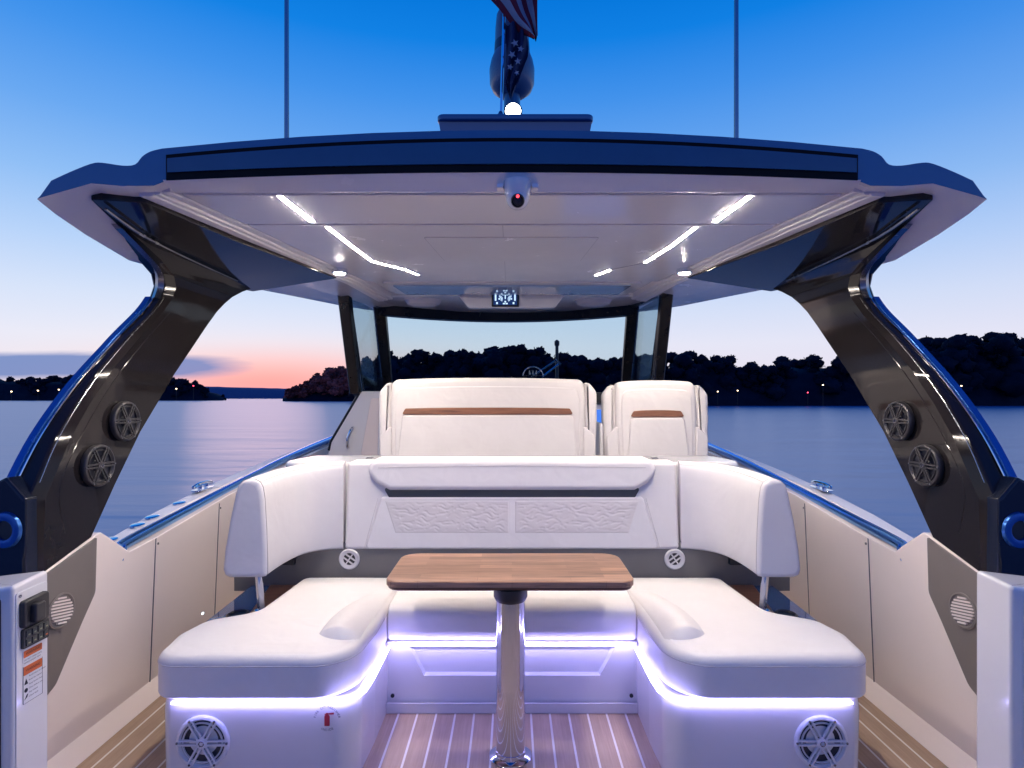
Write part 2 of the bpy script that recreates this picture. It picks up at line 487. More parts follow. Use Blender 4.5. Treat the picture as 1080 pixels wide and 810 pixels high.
# ================================================================== THE BOAT
boat = thing('motor_boat', 'white open cockpit motor boat with dark arches, white hardtop and curved windscreen', 'boat', (0, 0, 0))
def rowx(z): return 1.75-.042*z
# deck
bm = bmesh.new()
cushion(bm, [(-1.9, -.6), (1.9, -.6), (1.9, 3.3), (-1.9, 3.3)], -.06, 0, 0)
deck = obj('deck', bm, M['deck'], boat)
bm = bmesh.new(); box(bm, -1.72, 1.72, 3.3, 7.6, -.06, .15, .01); obj('helm_deck', bm, M['deck'], boat)

# gunwale line (y, rail z, inner x)
GL = [(2.50, .775, 1.765), (2.58, .795, 1.768), (3.0, .862, 1.775), (3.44, .915, 1.775), (3.9, .955, 1.775), (4.35, .988, 1.77), (5.0, 1.03, 1.75), (5.6, 1.065, 1.70), (6.4, 1.10, 1.56), (7.4, 1.13, 1.25), (8.4, 1.16, .75), (9.1, 1.17, .12)]
RAILZ = [(2.50, .752), (2.58, .772), (3.0, .812), (3.44, .857), (3.9, .905), (4.35, .953), (5.0, 1.012), (5.6, 1.06), (6.4, 1.10), (7.4, 1.14)]
for s in (-1, 1):
    side = 'left' if s < 0 else 'right'
    # inner wall of the bulwark
    top = [(1.88, .77), (2.06, .79), (2.345, .877), (2.375, .880), (2.47, .815), (2.555, .752)]
    top += [(2.75, .768), (3.1, .812), (3.44, .855), (3.9, .898), (4.35, .93), (5.0, .975), (5.6, 1.01)]
    wall = [(1.88, -.02), (5.6, -.02)] + list(reversed(top))
    bm = bmesh.new()
    cushion(bm, fillet([(a, b, .0) for a, b in wall], 0), 0, .05, .006, 0, lambda u, v, w: (s*(rowx(v)+.05-w), u, v), 3)
    w_ = obj('bulwark', bm, M['liner'], boat)
    # toe moulding along the floor
    bm = bmesh.new(); cushion(bm, [(0, 0), (.05, 0), (.012, .06), (0, .075)], 1.9, 3.28, 0, 0, lambda u, v, w: (s*(1.749-u), w, v+.002))
    obj('toe_rail', bm, M['liner'], w_)
    for yy in (2.74, 3.33):
        bm = bmesh.new(); cushion(bm, [(yy, .05), (yy+.006, .05), (yy+.006, .765+.1*(yy-2.74)), (yy, .762+.1*(yy-2.74))], 0, .002, 0, 0, lambda u, v, w: (s*(rowx(v)-.0003-w), u, v))
        obj('panel_seam', bm, M['pale_line'], w_)
        bm = bmesh.new(); lathe(bm, [(.006, 0), (.006, .004), (.003, .006)], lambda u, v, w: (s*(rowx(.73)-w), yy+.02+u, .735+.1*(yy-2.74)+v), 10); obj('screw', bm, M['steel_dark'], w_)
    # grey side panel with round vent
    gp = [(2.055, .783), (2.34, .868), (2.345, .64, .05), (2.28, .547, .05), (2.155, .353, .06), (2.10, .325, .03), (2.055, .335)]
    bm = bmesh.new(); cushion(bm, fillet(gp, .004, 5), 0, .008, .003, 0, lambda u, v, w: (s*(rowx(v)-w), u, v), 2)
    g_ = obj('side_panel', bm, M['grey_panel'], boat)
    vc = (2.16, .634); vx = rowx(.634)-.008
    mpv = lambda u, v, w: (s*(vx-w), vc[0]+u, vc[1]+v)
    bm = bmesh.new(); lathe(bm, [(.066, 0), (.066, .006), (.060, .008), (.056, .004), (.056, .001)], mpv, 32, False, True); obj('vent_ring', bm, M['grey_panel'], g_)
    bm = bmesh.new()
    for k in range(-4, 5):
        hh = k*.0125; ww = math.sqrt(max(0, .054**2-hh**2))
        cushion(bm, [(-ww, hh-.003), (ww, hh-.003), (ww, hh+.004), (-ww, hh+.004)], .001, .009, 0, 0, lambda u, v, w: mpv(u, v*math.cos(.35)-u*math.sin(.35)*.6+0, w))
    obj('vent_slats', bm, M['liner'], g_)
    # gunwale deck, rail, hull
    rings = []
    for (y, z, x) in GL:
        ow = .165 if y < 7 else .14
        zz = z-.03
        rings.append([(s*(x+.02), y, zz-.05), (s*(x+.022), y, zz-.012), (s*(x+.035), y, zz), (s*(x+ow-.03), y, zz-.008), (s*(x+ow), y, zz-.035), (s*(x+ow), y, zz-.1), (s*(x+.02), y, zz-.1)])
    bm = bmesh.new(); loft(bm, rings); gw = obj('gunwale', bm, M['ceil_satin'], boat)
    path = [(s*(x-.012), y, interp(RAILZ, y)+.008) for (y, z, x) in GL if 2.5 < y < 7.5]
    path = [(s*1.748, 2.51, .722), (s*1.752, 2.54, .762)]+path
    bm = bmesh.new(); tube(bm, smooth_path(path, 5), .030, 12, r2=.020); rl = obj('grab_rail', bm, M['painted_sky_bright'], gw)
    for y in (2.9, 3.65, 4.5, 5.3):
        zz = interp([(a, b) for a, b, c in GL], y); xx = interp([(a, c) for a, b, c in GL], y)
        bm = bmesh.new(); zz = interp(RAILZ, y); box(bm, s*(xx+.006)-.018, s*(xx+.006)+.018, y-.02, y+.02, zz-.03, zz-.012, .003); obj('rail_foot', bm, M['steel_dark'], gw)
    # hull outside
    rings = []
    for (y, z, x) in [(-.6, .68, 1.75)]+GL:
        ow = .21 if y < 7 else .17
        rings.append([(s*(x+ow-.01), y, z-.12), (s*(x+ow-.06), y, z-.5), (s*(max(.05, x+ow-.35)), y, WZ-.3)])
    bm = bmesh.new(); loft(bm, rings, False, False, False); obj('hull_side', bm, M['gelcoat'], boat)
    # deck fittings on the gunwale
    fits = [(2.66, .13), (2.84, .12), (2.95, .115), (3.18, .11), (3.46, .13)] if s < 0 else [(3.46, .13)]
    for i, (y, off) in enumerate(fits):
        zz = interp([(a, b) for a, b, c in GL], y)-.032; xx = s*(1.75+off)
        big = abs(y-3.46) < .01
        bm = bmesh.new()
        if big:
            cushion(bm, fillet([(xx-.03, y-.1), (xx+.03, y-.1), (xx+.03, y+.1), (xx-.03, y+.1)], .028, 5), zz, zz+.008, .003)
            tube(bm, [(xx, y-.035, zz), (xx, y-.035, zz+.03)], .012, 8); tube(bm, [(xx, y+.035, zz), (xx, y+.035, zz+.03)], .012, 8)
            tube(bm, smooth_path([(xx, y-.11, zz+.027), (xx, y-.05, zz+.037), (xx, y+.05, zz+.037), (xx, y+.11, zz+.027)], 4), [.006]+[.012]*11+[.006], 8)
            obj('cleat', bm, M['chrome'], gw)
        else:
            lathe(bm, [(.032, -.004), (.032, .005), (.026, .008), (.010, .009)], lambda u, v, w: (xx+u, y+v*1.1, zz+w+v*.12), 20)
            obj('filler_cap', bm, M['chrome'], gw)

# corner posts by the stern gate
for s in (-1, 1):
    bm = bmesh.new()
    cushion(bm, fillet([(1.55, 1.765), (1.82, 1.765), (1.82, 1.905), (1.55, 1.905)], .012, 4), -.02, .855, .014, 0, lambda u, v, w: (s*u, v, w+(.0 if w < .5 else (v-1.76)*.09-(u-1.55)*.12)), 4)
    p_ = obj('corner_post', bm, M['gelcoat'], boat)
    bm = bmesh.new(); cushion(bm, fillet([(1.585, .2), (1.81, .2), (1.81, .815), (1.585, .82)], .012, 4), 0, .006, .003, 0, lambda u, v, w: (s*u, 1.7655-w, v), 2)
    obj('gate_panel', bm, M['brown_glass'] if s < 0 else M['ceil_satin'], p_)
    bm = bmesh.new(); cushion(bm, fillet([(1.775, .20), (1.895, .20), (1.895, .835), (1.775, .83)], .01, 4), 0, .004, .003, 0, lambda u, v, w: (s*(1.5505-w), u, v), 2)
    if s < 0: obj('post_cover', bm, M['gelcoat'], p_)
    else: bm.free()

# ------------------------------------------------------------------ arches
LV = [(.78, 2.04, 2.315, 1.722), (.88, 2.04, 2.345, 1.722), (1.07, 2.045, 2.475, 1.718), (1.287, 2.155, 2.63, 1.71), (1.42, 2.25, 2.75, 1.705), (1.56, 2.37, 2.875, 1.70), (1.718, 2.535, 3.03, 1.69), (1.84, 2.675, 3.145, 1.68),
      (1.93, 2.755, 3.24, 1.675), (1.99, 2.775, 3.315, 1.668), (2.04, 2.74, 3.385, 1.658), (2.085, 2.60, 3.46, 1.635), (2.12, 2.42, 3.53, 1.61), (2.15, 2.25, 3.60, 1.585), (2.175, 2.14, 3.66, 1.56)]
def lv(z, k): return interp([(a[0], a[k]) for a in LV], z)
for s in (-1, 1):
    rings = []
    zs = []
    for a, b in zip(LV, LV[1:]):
        for k in range(3): zs.append(a[0]+(b[0]-a[0])*k/3)
    zs.append(LV[-1][0])
    for i, z in enumerate(zs):
        ya, yf, xi = lv(z, 1), lv(z, 2), lv(z, 3)
        W = .088+.040*min(1, max(0, (1.65-z)/.6))
        pts = [(xi+.012, yf), (xi, yf-.012), (xi, ya+.05), (xi+.022, ya+.004), (xi+.03, ya), (xi+W-.012, ya), (xi+W, ya+.012), (xi+W, yf-.012), (xi+W-.012, yf)]
        if i == 0: rings.append([(s*x, y, .775+(y-2.04)*.295) for x, y in pts])
        else: rings.append([(s*x, y, max(z, .778+(y-2.04)*.295+.002*i)) for x, y in pts])
    bm = bmesh.new(); loft(bm, rings)
    ar = obj('arch', bm, M['gloss_black'], boat, ang=24)
    # raised styling rib on the inner face
    bm = bmesh.new()
    tube(bm, smooth_path([(s*(lv(z, 3)+.002), lv(z, 1)+.10+(.05 if z < 1.1 else 0), z) for z in (.92, 1.1, 1.3, 1.5, 1.7, 1.86)], 5), .0035, 6); obj('styling_rib', bm, M['gloss_black'], ar)
    # stern edge rail: chrome strip and wide tube
    bm = bmesh.new()
    loft(bm, [[(s*(q[0]+.060+k), q[1]-.006, q[2]), (s*(q[0]+.063+k), q[1]-.016, q[2]), (s*(q[0]+.094+k), q[1]-.012, q[2]), (s*(q[0]+.099+k), q[1]+.010, q[2])] for q in smooth_path([(lv(z, 3), lv(z, 1), z) for z in (1.11, 1.3, 1.5, 1.7, 1.85, 1.93)], 5) for k in (.040*min(1, max(0, (1.65-q[2])/.6)),)])
    obj('edge_rail', bm, M['painted_sky_dark'], ar)
    bm = bmesh.new(); tube(bm, smooth_path([(s*(lv(z, 3)+.054+.040*min(1, max(0, (1.65-z)/.6))), lv(z, 1)-.006, z) for z in (1.11, 1.3, 1.5, 1.7, 1.85, 1.93)], 5), .0045, 8); obj('edge_strip', bm, M['chrome'], ar)
    bm = bmesh.new(); tube(bm, smooth_path([(s*(lv(z, 3)+.018), lv(z, 1)+.012, z) for z in (1.13, 1.3, 1.5, 1.7, 1.85, 1.93)], 5), .0022, 6); obj('edge_strip', bm, M['steel_dark'], ar)
    # bent bracket under the roof
    bm = bmesh.new()
    pth = smooth_path([(s*1.70, 2.715, 1.915), (s*1.695, 2.735, 1.98), (s*1.675, 2.69, 2.045), (s*1.64, 2.52, 2.09), (s*1.585, 2.28, 2.13)], 5)
    tube(bm, pth, .022, 4, r2=.012); obj('bracket', bm, M['steel_dark'], ar)
    # foot facing the stern with hawse ring
    bm = bmesh.new()
    cushion(bm, fillet([(1.73, .76), (2.02, .68), (2.02, .93), (1.86, 1.13), (1.80, 1.16), (1.73, 1.08)], .012, 4), 0, .10, .01, 0, lambda u, v, w: (s*u, 2.12-w, v), 3)
    ft = obj('arch_foot', bm, M['navy'], boat)
    bm = bmesh.new(); lathe(bm, [(.030, .0), (.032, .010), (.045, .014), (.056, .010), (.060, 0)], lambda u, v, w: (s*(1.797+u), 2.019-w, .972+v*1.1), 28, False, False); obj('hawse_ring', bm, M['painted_sky_dark'], ft)
    bm = bmesh.new(); lathe(bm, [(.031, .001), (.02, .002)], lambda u, v, w: (s*(1.797+u), 2.019-w, .972+v*1.1), 24); obj('hawse_hole', bm, M['plastic'], ft)

# ------------------------------------------------------------------ hardtop
ST = [(2.0, 1.67, 2.14, 2.383, 1.0), (2.12, 1.70, 2.125, 2.39, 1.0), (2.3, 1.722, 2.10, 2.40, 1.0), (2.6, 1.75, 2.07, 2.41, 1.0), (3.0, 1.745, 2.09, 2.42, 1.), (3.4, 1.72, 2.13, 2.43, .95), (4.1, 1.62, 2.185, 2.43, .9), (4.9, 1.46, 2.235, 2.42, .8), (5.3, 1.36, 2.265, 2.40, .6), (5.6, 1.25, 2.29, 2.375, .4)]
def roof_ring(y, tx, tz, cz, k):
    dz = 2.14-tz
    # half profile from tip over the top to the centre (|x|, z)
    up = [(tx, tz), (tx-.012, tz+.012), (tx-.05, 2.205-dz*.8), (tx-.115, 2.235-dz*.6), (tx-.19, 2.2645-dz*.4), (tx-.23, 2.268-dz*.3), (tx-.30, 2.258-dz*.2), (tx-.345, 2.262), (tx-.37, 2.290), (tx-.40, 2.308), (tx-.44, 2.318)]
    up = up[:2]+[(p.x, p.z) for p in smooth_path([(a, 0, b) for a, b in up[2:]], 3)]
    x0 = tx-.44
    for f in (.8, .6, .4, .2, 0): up.append((x0*f, cz-(cz-2.318)*f*f))
    lo = [(tx-.03, tz+.010), (tx-.19, 2.195-dz*.62), (tx-.30, 2.186-dz*.35), (tx-.41, 2.187-min(0, dz)*.6), (tx-.455, 2.205-min(0, dz)*.4), (.5, 2.235), (0, 2.235)]
    top = [(-x, y, z) for x, z in up]+[(x, y, z) for x, z in reversed(up[:-1])]
    bot = [(x, y, z) for x, z in lo]+[(-x, y, z) for x, z in reversed(lo[:-1])]
    return top+bot
rings = []
for a, b in zip(ST, ST[1:]):
    for f in (0, .5):
        rings.append(roof_ring(*[p+(q-p)*f for p, q in zip(a, b)]))
rings.append(roof_ring(*ST[-1]))
bm = bmesh.new(); loft(bm, rings)
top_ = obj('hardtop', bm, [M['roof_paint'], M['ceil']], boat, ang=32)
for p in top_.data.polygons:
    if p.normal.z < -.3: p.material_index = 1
# stern fascia of the hardtop
def arcs(x, c, e): return c-(c-e)*(x/1.2)**2
def arc_strip(zt, zb, y0, y1, xw, cut=.0, nx=24):
    bm = bmesh.new(); rings = []
    for i in range(nx+1):
        x = -xw+2*xw*i/nx
        a, b = arcs(x, *zt), arcs(x, *zb)
        rings.append([(x, y1, b), (x, y0, b+.001), (x, y0-.0005, a-.002), (x, y1, a)])
    loft(bm, rings); return bm
obj('fascia_frame', arc_strip((2.354, 2.296), (2.232, 2.204), 1.993, 2.06, 1.212), M['frame_black'], top_)
obj('fascia_band', arc_strip((2.338, 2.280), (2.258, 2.228), 1.986, 2.05, 1.204), M['fascia'], top_)
# white lip below the fascia
bm = bmesh.new(); rings = []
for i in range(25):
    x = -1.225+2.45*i/24
    zb = arcs(x, 2.236, 2.208)
    rings.append([(x, 1.996, zb-.001), (x, 2.004, zb-.010), (x, 2.052, 2.188-.004*(1-(x/1.2)**2)), (x, 2.075, 2.188), (x, 2.075, 2.21), (x, 2.02, 2.215)])
loft(bm, rings); obj('roof_lip', bm, M['ceil'], top_)
bm = bmesh.new(); cushion(bm, [(-1.19, 2.078), (1.19, 2.078), (1.19, 2.098), (-1.19, 2.098)], 2.1965, 2.205, 0); obj('ceiling_joint', bm, M['joint_blue'], top_)
# ceiling panels
ZC = 2.19
bm = bmesh.new(); cushion(bm, fillet([(-1.225, 2.102), (1.225, 2.102), (1.155, 2.452), (-1.155, 2.452)], .012, 3), 0, .03, .006, 0, lambda u, v, w: (u, v, ZC+.03-w), 3); obj('ceiling_panel', bm, M['ceil'], top_)
bm = bmesh.new(); cushion(bm, fillet([(-1.153, 2.466), (1.153, 2.466), (.94, 3.66, .03), (-.94, 3.66, .03)], .012, 3), 0, .03, .006, 0, lambda u, v, w: (u, v, ZC+.03-w), 3); obj('ceiling_panel', bm, M['ceil'], top_)
bm = bmesh.new(); cushion(bm, [(-1.15, 2.45), (1.15, 2.45), (1.15, 2.468), (-1.15, 2.468)], ZC+.006, ZC+.012, 0); obj('ceiling_joint', bm, M['grey_band'], top_)
bm = bmesh.new(); cushion(bm, fillet([(-.408, 2.65), (.402, 2.65), (.37, 3.10), (-.365, 3.10)], .012, 3), 0, .004, .0015, 0, lambda u, v, w: (u, v, ZC-w), 2); obj('access_hatch', bm, M['ceil'], top_)
bm = bmesh.new(); cushion(bm, fillet([(-.412, 2.646), (.406, 2.646), (.374, 3.104), (-.369, 3.104)], .012, 3), 0, .0015, 0, 0, lambda u, v, w: (u, v, ZC-w)); obj('hatch_joint', bm, M['soft_joint'], top_)
for (y0, y1) in ((2.47, 2.645), (3.106, 3.655)):
    bm = bmesh.new(); cushion(bm, [(-.042, y0), (-.0385, y0), (-.0385, y1), (-.042, y1)], 0, .001, 0, 0, lambda u, v, w: (u, v, ZC-w)); obj('panel_seam', bm, M['soft_joint'], top_)
for s in (-1, 1):
    # side moulding of the ceiling (three stepped strips)
    for k, (o0, o1, zz) in enumerate(((.002, .035, 2.186), (.038, .062, 2.178), (.065, .115, 2.172))):
        bm = bmesh.new(); rings = []
        for y, x in ((2.06, 1.235), (2.46, 1.155), (3.66, .945), (4.3, .90)):
            rings.append([(s*(x+o0), y, 2.24), (s*(x+o0), y, zz+.004), (s*(x+o0+.004), y, zz), (s*(x+o1-.004), y, zz-.002), (s*(x+o1), y, zz+.003), (s*(x+o1), y, 2.24)])
        loft(bm, rings); obj('ceiling_moulding', bm, M['ceil_satin'], top_)
    # gloss black soffit between moulding and arch
    ol = [(1.345, 2.19), (1.53, 2.065), (1.60, 2.30), (1.655, 2.55), (1.665, 2.9), (1.655, 3.45), (1.60, 3.62, .05), (1.20, 3.30), (1.27, 2.6)]
    ol = [(1.35, 2.10), (1.535, 2.07), (1.62, 2.42), (1.665, 2.62), (1.68, 3.0), (1.675, 3.50), (1.64, 3.60), (1.06, 3.44), (1.13, 3.1), (1.24, 2.6)]
    bm = bmesh.new(); cushion(bm, fillet(ol, .01, 3), 0, .04, .004, 0, lambda u, v, w: (s*u, v, 2.205-w-(u-1.05)*.085*min(1, max(0, (v-2.05)/.4))), 2)
    obj('soffit', bm, M['gloss_black'], top_)
    bm = bmesh.new(); tube(bm, smooth_path([(s*1.515, 2.12, 2.145), (s*1.55, 2.4, 2.123), (s*1.575, 2.8, 2.119), (s*1.585, 3.28, 2.118)], 4), .006, 6); obj('soffit_trim', bm, M['steel_dark'], top_)
# roof hatch opening, header beam
bm = bmesh.new(); cushion(bm, [(-.9, 3.70), (.9, 3.70), (.86, 4.24), (-.86, 4.24)], 2.215, 2.24, 0); obj('roof_hatch', bm, M['ceil'], top_)
bm = bmesh.new(); cushion(bm, fillet([(-.86, 3.76), (.86, 3.76), (.82, 4.18), (-.82, 4.18)], .02, 4), 2.20, 2.214, .004); obj('hatch_frame', bm, M['ceil'], top_)
bm = bmesh.new(); box(bm, -.90, .90, 4.238, 4.2478, 2.248, 2.258, .002); obj('hatch_gasket', bm, M['black_trim'], top_)
bm = bmesh.new(); cushion(bm, fillet([(-.80, 3.80), (.80, 3.80), (.77, 4.14), (-.77, 4.14)], .02, 4), 2.192, 2.199, .003); obj('hatch_glass', bm, M['skyglass'], top_)
hd = [(-1.0, 2.30), (-1.0, 2.20), (-.40, 2.205, .04), (-.33, 2.115, .04), (.32, 2.115, .04), (.39, 2.205, .04), (1.0, 2.20), (1.0, 2.30)]
bm = bmesh.new(); cushion(bm, fillet(hd, .01, 5), 0, .06, .012, 0, front(4.31), 3); obj('header_beam', bm, M['ceil'], top_)
bm = bmesh.new(); cushion(bm, [(-1.0, 4.36), (1.0, 4.36), (1.12, 4.60), (1.06, 4.92), (.75, 5.10), (.4, 5.23), (0, 5.28), (-.4, 5.23), (-.75, 5.10), (-1.06, 4.92), (-1.12, 4.60)], 2.255, 2.275, 0); obj('front_ceiling', bm, M['ceil'], top_)
for s in (-1, 1):
    bm = bmesh.new(); cushion(bm, fillet([(s*.38, 4.42), (s*.80, 4.42), (s*.92, 5.0), (s*.36, 5.0)], .03, 4), 2.246, 2.254, .003); obj('roof_light', bm, M['skyglass'], top_)
# platform on the roof with the mast
bm = bmesh.new()
cushion(bm, fillet([(-.345, 2.58), (.375, 2.58), (.32, 3.15), (-.29, 3.15)], .03, 4), 2.705, 2.732, .008, .008)
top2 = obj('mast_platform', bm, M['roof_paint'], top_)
bm = bmesh.new(); loft(bm, [[(-.30+.02, 2.66, 2.38), (.33-.02, 2.66, 2.38), (.28, 3.1, 2.38), (-.25, 3.1, 2.38)], [(-.335, 2.6, 2.704), (.365, 2.6, 2.704), (.31, 3.14, 2.704), (-.28, 3.14, 2.704)]]); obj('platform_foot', bm, M['roof_paint'], top_)

# ------------------------------------------------------------------ windscreen
XC = -.05
def wtop(f):   # f in -1..1 across the centre pane
    return Vector((XC+1.10*f, 5.32-.38*f*f, 2.20+.005*f*f))
def wbot(f): return Vector((XC+1.16*f, 5.95-.40*f*f, 1.47))
bm = bmesh.new(); rings = []
for i in range(25):
    f = -1+2*i/24; a, b = wtop(f), wbot(f); n = Vector((0, .006, .003))
    rings.append([a, b, b+n, a+n])
loft(bm, rings); ws = obj('windscreen', bm, M['glass'], boat)
def bar(p, q, w, d, name, n=1):
    bm = bmesh.new()
    ps = [p.lerp(q, k/8) for k in range(9)]
    rings = []
    for c in ps: rings.append([c+Vector((x*w, y*d, 0)) for x, y in ((-.5, -.4), (-.4, -.5), (.4, -.5), (.5, -.4), (.5, .4), (.4, .5), (-.4, .5), (-.5, .4))])
    loft(bm, rings); return obj(name, bm, M['black_trim'], ws)
bm = bmesh.new(); rings = []
for i in range(33):
    f = -1+2*i/32; a = wtop(f); rings.append([a+Vector((0, -.04, .08)), a+Vector((0, -.045, -.045)), a+Vector((0, .02, -.05)), a+Vector((0, .03, .08))])
loft(bm, rings); obj('top_frame', bm, M['black_trim'], ws)
bm = bmesh.new(); rings = []
for i in range(33):
    f = -1+2*i/32; b = wbot(f); rings.append([b+Vector((0, -.04, .03)), b+Vector((0, -.05, -.05)), b+Vector((0, .05, -.05)), b+Vector((0, .04, .03))])
loft(bm, rings); obj('bottom_frame', bm, M['black_trim'], ws)
for s in (-1, 1):
    a, b = wtop(s), wbot(s)
    bar(a+Vector((0, 0, .06)), b, .10, .09, 'pillar')
    a2 = Vector((XC+s*1.215, 4.28, 2.265)); b2 = Vector((XC+s*1.30, 4.92, 1.48))
    bar(a2, b2, .085, .11, 'pillar')
    bm = bmesh.new(); n = Vector((s*.004, .004, 0))
    A, B = a+Vector((s*.04, -.03, 0)), b+Vector((s*.03, -.04, 0)); C, D = b2+Vector((0, .03, 0)), a2+Vector((0, .03, -.03))
    loft(bm, [[A, B, C, D], [A+n, B+n, C+n, D+n]]); obj('side_pane', bm, M['glass_side'], ws)
    bm = bmesh.new(); tube(bm, [a+Vector((0, 0, .045)), a2+Vector((0, 0, -.005))], .036, 6); obj('side_frame', bm, M['black_trim'], ws)
    bm = bmesh.new(); tube(bm, [b+Vector((0, 0, -.01)), b2], .03, 6); obj('side_frame', bm, M['black_trim'], ws)
    bm = bmesh.new(); tube(bm, [A.lerp(D, .8)+Vector((0, -.03, -.03)), B.lerp(C, .75)+Vector((0, -.03, .04))], .010, 6); obj('vent_stay', bm, M['steel_dark'], ws)
# wiper
bm = bmesh.new()
tube(bm, [(.20, 5.86, 1.66), (.46, 5.82, 1.835)], .009, 6); tube(bm, [(.31, 5.86, 1.66), (.48, 5.82, 1.79)], .009, 6); tube(bm, [(.44, 5.82, 1.835), (.50, 5.82, 1.785)], .012, 6)
obj('wiper_arm', bm, M['chrome'], ws)
# small crest on the glass: ring, crown and bar
bm = bmesh.new()
cc = Vector((.21, 5.70, 1.665))
tube(bm, [cc+Vector((math.cos(t)*.10, 0, math.sin(t)*.09)) for t in [math.pi*k/14 for k in range(15)]], .006, 6)
tube(bm, [cc+Vector((-.10, 0, 0)), cc+Vector((.10, 0, 0))], .006, 6)
for k in (-1, 0, 1): tube(bm, [cc+Vector((k*.03, 0, .012)), cc+Vector((k*.035, 0, .055))], [.012, .003], 6)
obj('crest', bm, M['steel_dark'], ws)

# helm console, dash
bm = bmesh.new(); box(bm, -1.05, 1.05, 4.98, 6.2, .15, 1.40, .03); con = obj('helm_console', bm, M['gelcoat'], boat)
bm = bmesh.new(); cushion(bm, fillet([(-1.12, 4.94), (1.05, 4.94), (1.0, 6.0), (-1.0, 6.0)], .05, 4), 1.40, 1.455, .015, .01); obj('dash_top', bm, M['black_trim'], con)
bm = bmesh.new(); cushion(bm, fillet([(.45, 1.02), (1.0, 1.02), (1.0, 1.34), (.45, 1.34)], .01, 3), 0, .02, .004, 0, front(4.979), 2); obj('chart_screen', bm, M['dash_screen'], con)
bm = bmesh.new(); cushion(bm, fillet([(.60, 1.40), (.96, 1.40), (.96, 1.49), (.60, 1.49)], .01, 3), 0, .03, .004, 0, front(4.95), 2); obj('compass_box', bm, M['plastic'], con)
bm = bmesh.new(); tube(bm, [(.905, 4.9, 1.39), (.905, 4.9, 1.51)], .022, 12); obj('throttle_lever', bm, M['chrome'], con)
# white side wing between windscreen and left gunwale
bm = bmesh.new(); cushion(bm, fillet([(-1.30, 1.50), (-1.56, 1.06), (-1.60, .9), (-1.60, .2), (-1.0, .2), (-1.0, 1.50)], .02, 4), 0, .06, .012, 0, front(4.95), 3); sw = obj('side_wing', bm, M['gelcoat'], boat)
bm = bmesh.new(); tube(bm, [(-1.30, 4.9, 1.505), (-1.56, 4.9, 1.065), (-1.575, 4.9, .99)], .014, 8); obj('wing_trim', bm, M['black_trim'], sw)
bm = bmesh.new(); cushion(bm, fillet([(-1.21, 1.44), (-1.30, .95), (-1.02, .95), (-1.02, 1.44)], .02, 4), 0, .012, .006, 0, front(4.889), 3); obj('wing_panel', bm, M['liner'], sw)
bm = bmesh.new(); cushion(bm, fillet([(-1.13, 1.42), (-1.15, .95), (-1.06, .95), (-1.06, 1.42)], .02, 4), 0, .03, .012, 0, front(4.876), 3); obj('wing_pillar', bm, M['gelcoat'], sw)
bm = bmesh.new(); tube(bm, smooth_path([(-1.365, 4.885, 1.19), (-1.37, 4.855, 1.175), (-1.40, 4.845, 1.10), (-1.405, 4.855, 1.03), (-1.405, 4.885, 1.015)], 4), .012, 8); obj('grab_handle', bm, M['chrome'], sw)

